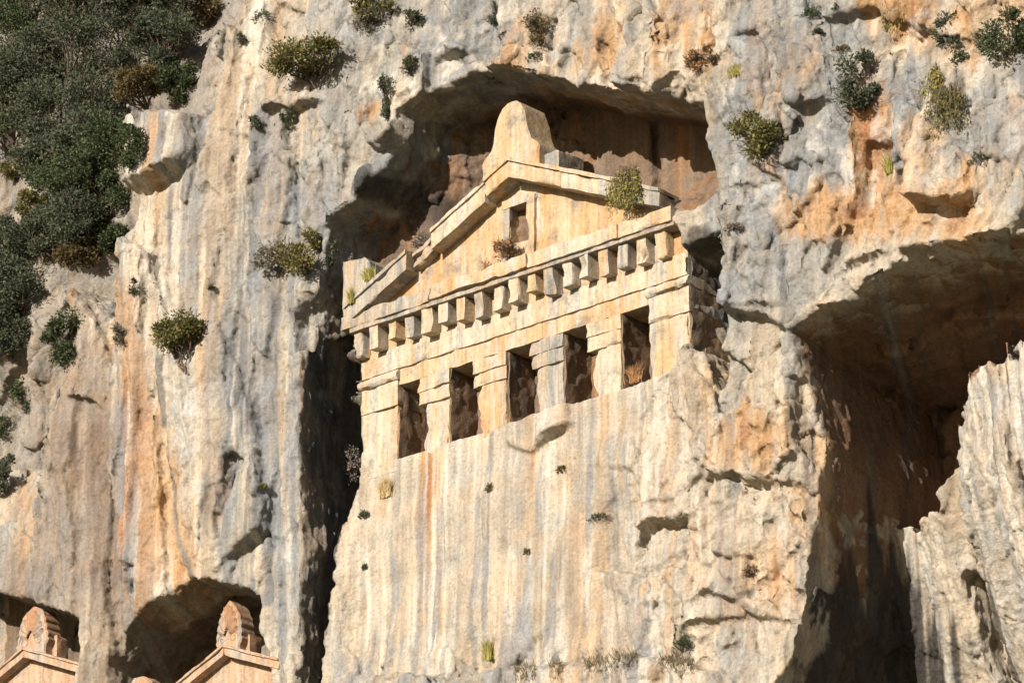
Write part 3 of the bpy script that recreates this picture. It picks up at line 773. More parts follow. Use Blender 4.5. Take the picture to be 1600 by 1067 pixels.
# dentils, individually weathered
for k in range(18):
    a = -4.93 + .5375 * k + rnd.uniform(-.02, .02)
    wd = .295 + rnd.uniform(-.025, .025)
    dep = rnd.uniform(.29, .37); vb = -.02 + rnd.uniform(-.04, .05) + (.16 if k in (2, 10) else .08 if k in (5, 13) else 0)
    def worn(X, k=k, a=a, wd=wd, vb=vb):
        r = random.Random(100 + k)
        cx = r.uniform(.3, .9); cz = r.uniform(.0, .7); amt = r.choice([.03, .08, .18, .12, .05]); rad = r.uniform(.10, .24)
        d2 = (X[:, 0] - a - wd * cx) ** 2 + ((X[:, 2] - vb - .5 * cz) * .7) ** 2
        out = np.clip((-X[:, 1]) / .3, 0, 1)
        X[:, 1] += amt * np.exp(-d2 / rad ** 2) * out
        X[:, 0] -= r.uniform(0, .07) * out * (X[:, 0] > a + wd * .5) * np.clip(1 - (X[:, 2] - vb) / .5 * r.uniform(-.3, 1), 0, 1)
        return X
    block('dentil', a, a + wd, vb, .575, -.05, dep, [M_CARVED, M_CARVED, M_CARVED_WARM, M_CARVED_GREY][k % 4 if k != 3 else 3], tomb, seed=50 + k, res=.05, amp=.012, chip=.05, fn=worn)
# horizontal cornice: fillet and corona
block('cornice_fillet', -4.98, 4.86, .555, .655, -.2, .40, M_CARVED_GREY, tomb, seed=70, amp=.018, chip=.04)
def wear_cornice(X):
    f = np.clip((-X[:, 1] - .1) / .3, 0, 1)
    n = fbm3(X[:, 0] * 1.1, X[:, 1] * 0, X[:, 2] * 1.0, 3, 660)
    X[:, 1] += f * .11 * np.clip(n, 0, 1)
    low = X[:, 2] < .75
    X[:, 2] += low * .07 * np.clip(fbm3(X[:, 0] * 1.7, X[:, 1] * 0, X[:, 1] * 0, 3, 661), 0, 1) * f
    return X
for k, (a, b, dv, hh) in enumerate(((-5.24, -2.46, .0, .46), (-2.44, .55, .02, .48), (.56, 3.26, .0, .47), (3.27, 4.80, .015, .44))):
    block('cornice', a, b, .655 + dv, 1.0 + dv, -.25, hh, [M_CARVED_GREY, M_CARVED_WARM, M_CARVED, M_CARVED][k], tomb, seed=72 + k, amp=.02, chip=.055, fn=wear_cornice)
# tympanum
SL = .44
t_out = [(-4.6, .98), (4.5, .98), (4.3, 1.30), (0, 3.20), (-4.5, 1.22)]
# tympanum is built round the little blind door so that the opening is a real recess
def tri_piece(name, pts, seed): return prism(name, pts, -.35, .0, M_CARVED_WARM, tomb, seed=seed, inset=.006, amp=.006)
top = lambda u: 3.12 - SL * abs(u)
tri_piece('tympanum', [(-4.75, .985), (-.34, .985), (-.34, top(-.34)), (-4.75, top(-4.75) - .02)], 81)
tri_piece('tympanum', [(.24, .985), (4.6, .985), (4.6, top(4.6)), (.24, top(.24))], 82)
tri_piece('tympanum', [(-.34, 2.50), (.24, 2.48), (.24, top(.24)), (0, 3.12), (-.34, top(-.34))], 83)
tri_piece('tympanum', [(-.34, .985), (.24, .985), (.24, 1.58), (-.34, 1.62)], 84)
fr = empty('blind_door', Matrix.Identity(4)); fr.parent = tomb
prism('back_panel', [(-.40, 1.5), (.30, 1.5), (.30, 2.6), (-.40, 2.6)], -.62, -.50, M_CARVED_GREY, fr, seed=85)
block('jamb', .235, .46, 1.10, 2.62, -.05, .085, M_CARVED_WARM, fr, seed=86, amp=.03, chip=.07)
block('jamb', -.56, -.33, 1.20, 2.60, -.05, .05, M_CARVED_GREY, fr, seed=87, amp=.02, chip=.06)
block('lintel', -.55, .50, 2.49, 2.70, -.05, .07, M_CARVED_WARM, fr, seed=88, amp=.02, chip=.06)
# raking cornices (left one broken into three lengths)
TH = .47
def rake(u0, u1, hh, mat, seed, dv=0.0, th=TH, amp=.022, chip=.06):
    s = SL if u1 <= 0 else -SL
    v_start = 3.52 - SL * abs(u0) + dv
    o = block('raking_cornice', u0, u1, v_start - th, v_start - .085, -.3, hh, mat, tomb, seed=seed, shear=s, amp=amp, chip=chip)
    block('raking_fillet', u0, u1, v_start - .083, v_start + .02, -.3, hh + .055, mat, o, seed=seed + 1, shear=s, amp=amp * .8, chip=.04)
rake(-.74, -.005, .45, M_CARVED_WARM, 90)
rake(-2.42, -.75, .41, M_CARVED, 92, -.03, .49)
rake(-3.15, -2.43, .24, M_CARVED_GREY, 94, -.09, .40, .09, .16)
rake(-5.15, -3.16, .44, M_CARVED_GREY, 96, -.02, .46)
rake(.005, 1.60, .46, M_CARVED_WARM, 98)
rake(1.605, 3.45, .45, M_CARVED, 100, -.01)
rake(3.46, 4.45, .40, M_CARVED_GREY, 102, -.03, .45, .05, .12)
# apex akroterion: bell-shaped boss with a stepped foot
ak = [(-.97, 3.05), (-.96, 3.66), (-.88, 3.80), (-.70, 3.93), (-.63, 4.12), (-.59, 4.42), (-.50, 4.66), (-.36, 4.88), (-.2, 4.985), (-.06, 5.0), (.08, 4.97), (.2, 4.88), (.30, 4.68), (.37, 4.40), (.44, 4.12), (.52, 3.93), (.70, 3.78), (.77, 3.66), (.78, 3.08), (0, 3.34)]
o = prism('akroterion', ak, -.55, .30, M_CARVED_WARM, tomb, amp=.02, seed=110, inset=.05)
block('akroterion_foot', .74, 1.22, 2.95, 3.50, -.75, .10, M_CARVED_GREY, o, seed=112, amp=.03, chip=.08)
# corner akroterion, left
ca = [(-5.28, 1.05), (-5.30, 2.42), (-4.62, 2.36), (-4.45, 2.2), (-4.40, 1.5)]
prism('corner_akroterion', ca, -.25, .36, M_CARVED_GREY, tomb, amp=.025, seed=115, inset=.05)

# ------------------------------------------------------------------ two lower tombs
def small_tomb(apx, apy, h0, half_l, half_r, label, name, akh, akw, slope=.42, pal=True, seed=0, akdx=0.0, akv=0):
    u0, v0 = uv(apx, apy, h0 + .28)
    root = empty(name, FRAME @ Matrix.Translation((u0, -h0, v0)))
    tag(root, label, 'rock tomb', 'rock-cut tombs in the cliff')
    th = .24
    prism('tympanum', [(-half_l, -2.9), (half_r, -2.9), (half_r, -slope * half_r - .12), (0, -.12), (-half_l, -slope * half_l - .12)], -.6, 0, M_CARVED_ROSE, root, seed=seed)
    for s in (-1, 1):
        L_ = half_l if s < 0 else half_r
        a, b = (-L_, -.003) if s < 0 else (.003, L_)
        vs = -slope * abs(a)
        sh = slope if s < 0 else -slope
        o = block('raking_cornice', a, b, vs - th, vs - .06, -.5, .26, M_CARVED_ROSE, root, seed=seed + 2 + s, shear=sh, amp=.012, chip=.03)
        block('raking_fillet', a, b, vs - .058, vs + .012, -.5, .31, M_CARVED_ROSE, o, seed=seed + 5 + s, shear=sh, amp=.01, chip=.03)
    # horizontal cornice and dentils just below the frame
    vb = -slope * max(half_l, half_r) - .35
    block('cornice', -half_l - .1, half_r + .1, vb - .2, vb, -.5, .28, M_CARVED_ROSE, root, seed=seed + 8)
    # palmette: fan of rounded petals over a pair of scrolls
    out = []
    n = 9
    hw, hh = akw / 2, akh
    steps = 90
    prof_t = [0, .12, .28, .45, .62, .78, .90, 1.0]
    prof_w = [.86, 1.0, .97, .92, .80, .58, .36, .03] if pal else [.90, 1.0, .93, .86, .78, .66, .46, .05]
    half = []
    for i in range(steps // 2 + 1):
        t = i / (steps // 2)
        w_ = np.interp(t, prof_t, prof_w) * hw * (1 + .07 * abs(math.sin(t * math.pi * 5.5)) - .04)
        half.append((w_, t * hh))
    out = [(w_ + akdx, z_) for w_, z_ in half] + [(-w_ + akdx, z_) for w_, z_ in reversed(half)]
    out = [(hw * .84 + akdx, -.25)] + out + [(-hw * .84 + akdx, -.25)]
    o = prism('akroterion', out, -.34, .12, M_CARVED_ROSE, root, amp=.008, seed=seed + 11, inset=.035, sub=.2)
    # petals raised on the face
    for i in range(n):
        ang = math.pi * (i + .5) / n
        ex, ez = akdx + .74 * hw * math.cos(ang) * (1 - .15 * math.sin(ang) ** 2), hh * (.30 + .60 * math.sin(ang) ** 1.2)
        sx, sz = akdx, hh * .24
        m = 9; vs_, fs_ = [], []
        dx, dz = ex - sx, ez - sz; l = math.hypot(dx, dz); nx, nz = -dz / l, dx / l
        for q in range(m):
            t = .25 + .75 * q / (m - 1); wdt = (.03 + .055 * math.sin(min(1, t) * 2.6) ** 1) * (1 if q < m - 1 else .3) * (hw / .42)
            cx, cz = sx + dx * t, sz + dz * t
            for sgn, up in ((-1, 0), (0, .085), (1, 0)):
                vs_.append((cx + nx * wdt * sgn, -.116 - up, cz + nz * wdt * sgn))
        for q in range(m - 1):
            for c in (0, 1):
                fs_.append((q * 3 + c, q * 3 + c + 1, q * 3 + c + 4, q * 3 + c + 3))
        mesh_obj('petal', vs_, fs_, M_CARVED_ROSE, o, 60)
    for sgn in (-1, 1):
        vs_, fs_ = [], []; m = 26
        for q in range(m):
            t = q / (m - 1); a_ = t * 4.2 * math.pi * .75; rr = .15 * (1 - .8 * t) * (hw / .42)
            cx = akdx + sgn * (.45 * hw + math.cos(a_) * rr); cz = .13 * hh + .05 + math.sin(a_) * rr
            ix = akdx + sgn * (.45 * hw + math.cos(a_) * (rr - .03)); iz = .13 * hh + .05 + math.sin(a_) * (rr - .03)
            vs_ += [(cx, -.116, cz), ((cx + ix) / 2, -.138, (cz + iz) / 2), (ix, -.116, iz)]
        for q in range(m - 1):
            for c in (0, 1): fs_.append((q * 3 + c, q * 3 + c + 1, q * 3 + c + 4, q * 3 + c + 3))
        mesh_obj('scroll', vs_, fs_, M_CARVED_ROSE, o, 60)
    block('akroterion_foot', akdx + hw * .72, akdx + hw * 1.15, -.35, .24 * akh, -.5, -.12, M_CARVED_ROSE, o, seed=seed + 13, amp=.02, chip=.06)
    return root, u0, v0
tb, ub, vb_ = small_tomb(348.5, 1007, .05, 3.0, 1.8, 'small reddish pediment with pointed palmette in the right-hand lower niche', 'pediment_tomb', 1.12, .84, .40, True, 200)
ta, ua, va_ = small_tomb(36, 1011, .05, 2.4, 2.0, 'small reddish pediment with broad palmette in the lower left corner niche', 'pediment_tomb', 1.05, 1.12, .41, False, 230, .12)
# side akroterion peeping up at the left corner of the right-hand lower tomb
a_, b_ = uv(221, 1056, .2)
prism('corner_akroterion', [(a_ - ub - .4, b_ - vb_ - .9), (a_ - ub + .42, b_ - vb_ - .9), (a_ - ub + .38, b_ - vb_ - .2), (a_ - ub + .1, b_ - vb_ - .02), (a_ - ub - .25, b_ - vb_), (a_ - ub - .42, b_ - vb_ - .25)], -.2, .2, M_CARVED_ROSE, tb, amp=.03, seed=260, inset=.05)

# ------------------------------------------------------------------ plants
def tube(vs, fs, pts, r0, r1, sides=5):
    base = len(vs); n = len(pts)
    for k, p in enumerate(pts):
        d = (pts[min(k + 1, n - 1)] - pts[max(k - 1, 0)])
        if d.length < 1e-6: d = Vector((0, 0, 1))
        d.normalize()
        a = d.orthogonal().normalized(); b = d.cross(a)
        r = r0 + (r1 - r0) * k / (n - 1)
        for s in range(sides):
            t = 2 * math.pi * s / sides
            vs.append(p + (a * math.cos(t) + b * math.sin(t)) * r)
    for k in range(n - 1):
        for s in range(sides):
            s2 = (s + 1) % sides
            fs.append((base + k * sides + s, base + k * sides + s2, base + (k + 1) * sides + s2, base + (k + 1) * sides + s))
    fs.append(tuple(base + (n - 1) * sides + s for s in range(sides)))
def leaf_mesh(name, centers, dirs, sizes, mat, parent, rs, aspect=.5):
    n = len(centers)
    rnd_ = rs.normal(size=(n, 3)); d = dirs / (np.linalg.norm(dirs, axis=1, keepdims=True) + 1e-9)
    s = np.cross(d, rnd_); s /= np.linalg.norm(s, axis=1, keepdims=True) + 1e-9
    L_ = sizes[:, None]; wv_ = s * L_ * aspect * .5
    q = np.stack([centers, centers + d * L_ * .5 + wv_, centers + d * L_, centers + d * L_ * .5 - wv_], 1).reshape(-1, 3)
    me = bpy.data.meshes.new(name)
    me.vertices.add(4 * n); me.vertices.foreach_set('co', q.astype(np.float32).ravel())
    me.loops.add(4 * n); me.loops.foreach_set('vertex_index', np.arange(4 * n, dtype=np.int32))
    me.polygons.add(n); me.polygons.foreach_set('loop_start', (np.arange(n) * 4).astype(np.int32))
    me.update(calc_edges=True); me.materials.append(mat)
    o = bpy.data.objects.new(name, me); COL.objects.link(o); o.parent = parent
    return o
PXM = 120.0 / FPX                                       # metres per photo pixel at the tomb
def plant(px, py, wpx, hpx, kind, leaf, label, name='shrub', cat='shrub', group='shrubs rooted in the cliff', seed=0, dens=1.0, deep=.9):
    """px, py = foot of the plant on the rock; size in photo pixels turned into metres at the rock's distance"""
    p, n = hit(px, py)
    dist = (FRAME @ p - Vector(EYE)).length
    m = dist / FPX
    Wd, Ht = wpx * m, hpx * m
    root = empty(name, FRAME @ Matrix.Translation(p))
    tag(root, label, cat, group)
    rs = np.random.RandomState(seed + int(px) * 7 + int(py)); r = random.Random(seed + int(px) + int(py) * 3)
    nout = Vector((n.x * .3, min(n.y, -.5), 0)).normalized()
    vs, fs = [], []
    foot = Vector((0, .06, 0)) - nout * .04
    out_dir = np.array(nout)
    if kind in ('bush', 'tree', 'twig', 'pine'):
        nc = {'bush': 11, 'tree': 24 if Wd > 1.6 else 12, 'twig': 14, 'pine': 26}[kind]
        cen = []
        for k in range(nc):
            while True:
                q = rs.uniform(-1, 1, 3)
                if np.linalg.norm(q) < 1: break
            q = q / (np.linalg.norm(q) + 1e-6) * np.linalg.norm(q) ** .5
            lo = {'tree': .55, 'pine': .80}.get(kind, .50)
            c = np.array([q[0] * Wd * .42, q[1] * Wd * .34, Ht * (lo + q[2] * (1 - lo) * .88)]) + out_dir * Wd * .22 * deep
            cen.append(c)
        cen = np.array(cen)
        stems = []
        if kind == 'pine':
            for q in range(4):
                sx = (q - 1.5) * .16 * Wd
                ps = [foot.copy()]
                for e in range(1, 7):
                    ps.append(Vector((sx * e / 6 + r.uniform(-.07, .07) * Wd, foot.y + nout.y * Wd * .2 * e / 6, Ht * .62 * e / 6)))
                tube(vs, fs, ps, .035, .016, 5); stems.append(ps)
        for c in cen:
            if stems:
                ps = min(stems, key=lambda s_: (s_[-1] - Vector(c)).length); cv = Vector(c); b0 = ps[r.choice((4, 5, 6))]
                tube(vs, fs, [b0, b0.lerp(cv, .5) + Vector((r.uniform(-.06, .06), 0, .03)), cv], .016, .005, 4)
                for _ in range(5):
                    e = cv + Vector(rs.normal(size=3)) * Wd * .1
                    tube(vs, fs, [b0.lerp(cv, .7), e], .007, .003, 3)
                continue
            cv = Vector(c); mid = foot.lerp(cv, .5) + Vector((r.uniform(-.12, .12) * Wd, r.uniform(-.1, .1) * Wd, r.uniform(-.05, .12) * Ht))
            q1 = foot.lerp(mid, .5) + Vector((r.uniform(-.05, .05) * Wd, 0, r.uniform(0, .06) * Ht))
            tube(vs, fs, [foot + Vector((r.uniform(-.02, .02), 0, 0)), q1, mid, cv], max(.012, .020 * Wd) * (1.3 if kind in ('tree', 'pine') else .8), .005, 4)
            for _ in range({'twig': 14, 'bush': 10}.get(kind, 6)):
                e = cv + Vector(rs.normal(size=3)) * Wd * .14
                b0 = mid.lerp(cv, r.random())
                tube(vs, fs, [b0, b0.lerp(e, .6) + Vector((0, 0, .02)), e], .008, .003, 3)
        nl = int(dens * min(9000, 46 * (Wd * Ht) / (.075 ** 2) * ({'twig': .14, 'bush': .24}.get(kind, .5))))
        nl = max(nl, 160)
        ids = rs.randint(0, nc, nl)
        rad = rs.uniform(.45, 1.55, nc)[ids]
        off = rs.normal(size=(nl, 3)); off /= np.linalg.norm(off, axis=1, keepdims=True)
        off *= (rs.uniform(0, 1, nl) ** .55)[:, None]
        off *= np.array([Wd * .19, Wd * .17, Ht * (.15 if kind != 'pine' else .10)]) * rad[:, None]
        cs = cen[ids] + off
        dr = off / (np.linalg.norm(off, axis=1, keepdims=True) + 1e-6) + rs.normal(size=(nl, 3)) * .7 + np.array([0, -.1, .35])
        leaf_mesh('crown' if kind in ('tree', 'pine') else 'foliage', cs, dr, rs.uniform(.035, .12, nl) * (1 if Wd > .8 else .75), LEAF[leaf], root, rs, .5)
        mesh_obj('trunk' if kind in ('tree', 'pine') else 'stem', vs, fs, M_TWIG if kind == 'twig' else M_BARK, root)
    elif kind == 'hang':
        ns = int(34 * dens); C_, D_, S_ = [], [], []
        for k in range(ns):
            a = rs.uniform(-.5, .5) * Wd; dep = -rs.uniform(.05, .35) * Wd
            rise = rs.uniform(.0, .22) * Ht; fall = rs.uniform(.45, 1.0) * Ht
            p0 = Vector((a * .35, 0.02, Ht * .85)); p1 = Vector((a * .75, dep * .6, Ht * .85 + rise)); p2 = Vector((a, dep, Ht * .85 - fall * .5)); p3 = Vector((a * 1.02, dep * .9, max(Ht * .85 - fall, -.12 * Ht)))
            tube(vs, fs, [p0, p1, p2, p3], .008, .003, 3)
            nlv = 46
            for t in rs.uniform(.15, 1, nlv):
                b = p0 * (1 - t) ** 3 + p1 * 3 * t * (1 - t) ** 2 + p2 * 3 * t * t * (1 - t) + p3 * t ** 3
                C_.append(np.array(b) + rs.normal(size=3) * .035); D_.append(np.array([a * .3, dep * .4, -.7 + .4 * (1 - t)]) + rs.normal(size=3) * .45); S_.append(rs.uniform(.05, .11))
        leaf_mesh('foliage', np.array(C_), np.array(D_), np.array(S_), LEAF[leaf], root, rs, .32)
        mesh_obj('stem', vs, fs, M_BARK, root)
    elif kind == 'grass':
        nb = int(90 * dens); q = []; f = []
        for k in range(nb):
            az = rs.uniform(-1, 1) * 1.3; l = Ht * rs.uniform(.45, 1.1); ln = rs.uniform(.15, .55)
            b0 = np.array([rs.normal() * Wd * .14, rs.uniform(-.05, .03), rs.uniform(-.04, .04)])
            d0 = np.array([math.sin(az) * ln, -ln * rs.uniform(.2, .8), 1.0]); d0 /= np.linalg.norm(d0)
            tip = b0 + d0 * l * .75 + np.array([math.sin(az) * Wd * .25, -.08 * Ht, .05 * l]); mid = b0 + d0 * l * .5
            sw = np.array([rs.uniform(.5, 1), rs.uniform(-.5, .5), 0]) * .012
            i = len(q); q += [b0 - sw, b0 + sw, mid + sw * .8, mid - sw * .8, tip]
            f += [(i, i + 1, i + 2, i + 3), (i + 3, i + 2, i + 4)]
        mesh_obj('blades', q, f, LEAF[leaf], root)
    elif kind == 'cushion':
        nl = int(420 * dens)
        off = rs.normal(size=(nl, 3)); off /= np.linalg.norm(off, axis=1, keepdims=True)
        off[:, 2] = np.abs(off[:, 2]) * .9; rr = rs.uniform(.55, 1, nl) * (1 + .25 * np.sin(off[:, 0] * 7 + off[:, 2] * 5))
        cs = off * rr[:, None] * np.array([Wd * .48, Wd * .35, Ht * .62]) + np.array([0, -.05 * Wd, Ht * .2])
        leaf_mesh('foliage', cs, off + rs.normal(size=(nl, 3)) * .5, rs.uniform(.03, .07, nl), LEAF[leaf], root, rs, .5)
        tube(vs, fs, [Vector((0, .05, 0)), Vector((0, -.02, Ht * .2)), Vector((.02, -.05 * Wd, Ht * .45))], .02, .008, 4)
        mesh_obj('stem', vs, fs, M_BARK, root)
    return root

# shrubs standing on the cliff: foot, size, kind
P = [
 (502, 168, 150, 92, 'pine', 'olive', 'wide flat-topped olive green tree growing from the cliff, upper left of the cave', 'cliff_tree', 'tree', .8),
 (287, 592, 98, 92, 'pine', 'olive', 'small olive green tree with twisted bare trunk, alone on the pale left cliff', 'cliff_tree', 'tree', .6),
 (478, 428, 84, 72, 'bush', 'olive', 'rounded olive green bush on the ledge left of the cave mouth', 'shrub', 'shrub', .8),
 (432, 428, 70, 46, 'twig', 'dead', 'grey twiggy bush on the ledge, left neighbour of the rounded olive bush', 'shrub', 'shrub', .8),
 (515, 425, 36, 62, 'bush', 'dark', 'dark narrow bush against the rock just left of the corner block', 'shrub', 'shrub', .8),
 (104, 568, 76, 84, 'bush', 'dark', 'dark olive bush hanging on the far left pillar of rock', 'shrub', 'shrub', 1),
 (46, 642, 52, 56, 'bush', 'dark', 'dark green bush at the left edge below the larger olive bush', 'shrub', 'shrub', 1),
 (8, 775, 50, 66, 'bush', 'grey', 'grey green bush cut by the left edge, lowest of the left shrubs', 'shrub', 'shrub', 1),
 (6, 688, 34, 40, 'bush', 'dark', 'small dark bush touching the left edge above the lowest one', 'shrub', 'shrub', 1),
 (212, 462, 26, 26, 'bush', 'grey', 'small grey green tuft on the orange streaked pillar at left', 'shrub', 'shrub', 1),
 (192, 540, 34, 36, 'twig', 'grey', 'thin straggly shrub beside the rusty streak on the left cliff', 'shrub', 'shrub', 1),
 (1352, 172, 92, 90, 'twig', 'grey', 'round dark twiggy bush on the grey wall, upper right', 'shrub', 'shrub', 2.2),
 (1186, 262, 92, 92, 'bush', 'olive', 'leafy yellow green bush on the grey buttress right of the cave', 'shrub', 'shrub', .9),
 (1486, 205, 70, 74, 'hang', 'olive', 'drooping olive green bush on the upper right wall', 'shrub', 'shrub', 1.2),
 (1460, 160, 46, 60, 'hang', 'yellow', 'smaller drooping bush just above the drooping olive one', 'shrub', 'shrub', .8),
 (1532, 262, 40, 34, 'cushion', 'grey', 'low grey cushion shrub right of the drooping bushes', 'shrub', 'shrub', 1),
 (1578, 92, 84, 84, 'bush', 'dark', 'big dark bush in the upper right corner', 'shrub', 'shrub', .8),
 (1500, 76, 64, 54, 'twig', 'grey', 'grey brushy shrub left of the big dark corner bush', 'shrub', 'shrub', 1.5),
 (1540, 78, 40, 26, 'bush', 'grey', 'low grey green shrub between the two upper right corner bushes', 'shrub', 'shrub', 1),
 (1404, 40, 44, 60, 'hang', 'yellow', 'yellowish hanging tuft beside the red streak at the top right', 'shrub', 'shrub', .9),
 (1094, 112, 44, 34, 'twig', 'rust', 'reddish grey dry bush above the right corner of the cave', 'shrub', 'shrub', 2),
 (1116, 104, 26, 34, 'bush', 'brown', 'small upright brownish shrub beside the reddish dry bush', 'shrub', 'shrub', 1),
 (1152, 118, 50, 26, 'grass', 'yellow', 'yellow grass tuft on top of the grey buttress', 'grass_tuft', 'grass', 1.4),
 (842, 72, 48, 54, 'bush', 'brown', 'brownish bush above the middle of the cave roof', 'shrub', 'shrub', .8),
 (775, 42, 24, 40, 'twig', 'grey', 'narrow dark twig clump at top left of the brownish bush', 'shrub', 'shrub', 2),
 (608, 190, 30, 84, 'bush', 'grey', 'tall narrow grey green shrub in a cleft left of the cave lip', 'shrub', 'shrub', .9),
 (640, 118, 26, 32, 'bush', 'dark', 'little dark shrub in the cleft above the tall narrow one', 'shrub', 'shrub', 1),
 (594, 42, 84, 60, 'bush', 'olive', 'olive bush at the top edge, left of the middle', 'shrub', 'shrub', .8),
 (576, 52, 48, 38, 'twig', 'dead', 'dead brown twigs in front of the top edge olive bush', 'shrub', 'shrub', 1.5),
 (646, 48, 32, 36, 'bush', 'dark', 'dark shrub at the top edge right of the olive bush', 'shrub', 'shrub', 1),
 (408, 38, 30, 28, 'cushion', 'grey', 'grey cushion plant near the top above the wide tree', 'shrub', 'shrub', 1),
 (380, 72, 18, 22, 'twig', 'dark', 'tiny dark sprig on the pale rock left of the wide tree', 'shrub', 'shrub', 1),
 (400, 205, 26, 24, 'bush', 'grey', 'small grey shrub under the left side of the wide tree', 'shrub', 'shrub', 1),
 (448, 205, 24, 40, 'bush', 'dark', 'dark narrow shrub below the trunk of the wide tree', 'shrub', 'shrub', 1),
 (778, 128, 56, 26, 'bush', 'grey', 'fresh green sprigs on the lip of the cave roof', 'shrub', 'shrub', .9),
 (835, 98, 26, 22, 'cushion', 'dark', 'small dark tuft on the rock under the brownish bush', 'shrub', 'shrub', 1),
 (1266, 32, 26, 28, 'cushion', 'dark', 'small dark tuft near the top, right of centre', 'shrub', 'shrub', 1),
 (1312, 20, 22, 20, 'cushion', 'dark', 'tiny dark tuft at the top edge, second from the small dark tuft', 'shrub', 'shrub', 1),
 (1278, 54, 14, 10, 'cushion', 'grey', 'tiny grey speck of cushion plant below the small dark top tuft', 'shrub', 'shrub', 1),
 (1316, 84, 26, 14, 'cushion', 'brown', 'small brownish cushion above the round twiggy bush', 'shrub', 'shrub', 1),
 (1390, 270, 22, 40, 'grass', 'yellow', 'thin yellow green tuft between the orange and grey rock', 'grass_tuft', 'grass', 1),
 (1146, 362, 28, 16, 'cushion', 'dead', 'flat grey tuft low on the grey buttress', 'shrub', 'shrub', 1),
 (1500, 100, 30, 24, 'cushion', 'dark', 'dark small cushion below the grey brushy shrub', 'shrub', 'shrub', 1),
 (604, 776, 46, 40, 'grass', 'straw', 'dry straw tuft under the left pilaster of the big tomb', 'grass_tuft', 'grass', 2),
 (544, 760, 50, 64, 'twig', 'dead', 'dead grey twigs in the dark gorge beside the left pilaster', 'shrub', 'shrub', .7),
 (569, 812, 16, 20, 'cushion', 'grey', 'small round grey plant below the dead twigs', 'shrub', 'shrub', .8),
 (571, 892, 10, 14, 'cushion', 'grey', 'tiny grey plant on the streaked wall, second down beside the gorge', 'shrub', 'shrub', .5),
 (410, 768, 20, 16, 'cushion', 'olive', 'small green tuft on the left cliff beside the long grey streak', 'shrub', 'shrub', .7),
 (1064, 1018, 34, 30, 'cushion', 'dark', 'round dark green bush on the bottom ledge', 'shrub', 'shrub', 1.6),
 (764, 1030, 28, 44, 'grass', 'yellow', 'upright yellow green tuft on the lower wall above the ledge', 'grass_tuft', 'grass', 1.4),
 (766, 770, 14, 18, 'cushion', 'olive', 'tiny olive tuft on the streaked wall below the second opening', 'shrub', 'shrub', .6),
 (877, 740, 16, 16, 'cushion', 'olive', 'tiny yellowish tuft under the broken slab', 'shrub', 'shrub', .6),
 (824, 868, 12, 14, 'cushion', 'olive', 'tiny olive dot of a plant halfway down the streaked wall', 'shrub', 'shrub', .5),
 (936, 815, 34, 14, 'cushion', 'grey', 'low grey plants on the little white shelf below the fourth column', 'shrub', 'shrub', .8),
 (1176, 900, 34, 18, 'twig', 'rust', 'dry brownish tuft on the orange rock near the alcove', 'shrub', 'shrub', 1.2),
 (330, 455, 10, 12, 'cushion', 'dark', 'tiny dark dot of a plant on the pale left cliff', 'shrub', 'shrub', .5),
]
for (x, y, w, h, kind, leaf, label, name, cat, dens) in P:
    plant(x, y, w, h, kind, leaf, label, name, cat, 'shrubs rooted in the cliff' if cat != 'grass' else 'grass tufts on the cliff', 1, dens)

def plant_at(u, v, h, *a, **k):
    """plant on a carved ledge of the tomb (not on the cliff skin)"""
    global hit
    old = hit
    hit = lambda px, py: (Vector((u, -h, v)), Vector((0, -1, 0)))
    try: return plant(a[0], a[1], *a[2:], **k)
    finally: hit = old
plant_at(3.55, 1.15, .42, 0, 1, 64, 78, 'hang', 'yellow', 'yellow green plant hanging over the right slope of the pediment', 'shrub', 'shrub', 'shrubs rooted in the cliff', dens=1.7)
plant_at(-.05, 1.05, .2, 2, 1, 54, 34, 'twig', 'rust', 'rusty dry weeds at the foot of the blind door in the pediment', 'dry_weeds', 'weeds', 'plants rooted in the tomb', dens=1.8)
plant_at(-.75, .99, .3, 3, 1, 40, 24, 'grass', 'rust', 'rusty dry grass on the cornice left of the blind door', 'grass_tuft', 'grass', 'plants rooted in the tomb', dens=.8)
plant_at(-4.35, 1.72, .40, 4, 1, 40, 26, 'grass', 'yellow', 'green yellow grass between corner block and raking cornice', 'grass_tuft', 'grass', 'plants rooted in the tomb', dens=1.6)
plant_at(-4.85, 1.25, .47, 5, 1, 16, 34, 'grass', 'yellow', 'yellow green tuft at the left foot of the raking cornice', 'grass_tuft', 'grass', 'plants rooted in the tomb', dens=1.0)
plant_at(3.35, -2.62, -.05, 6, 1, 42, 34, 'grass', 'rust', 'dry reddish tuft on the sill of the rightmost opening', 'grass_tuft', 'grass', 'plants rooted in the tomb', dens=1.8)
plant_at(-3.3, 2.35, -.35, 7, 1, 44, 30, 'twig', 'dead', 'dry grey weeds behind the left slope of the pediment', 'dry_weeds', 'weeds', 'plants rooted in the tomb', dens=1.5)
plant_at(-3.35, -2.3, -.7, 8, 1, 26, 22, 'twig', 'brown', 'dark dry weeds inside the leftmost opening', 'dry_weeds', 'weeds', 'plants rooted in the tomb', dens=1.5)

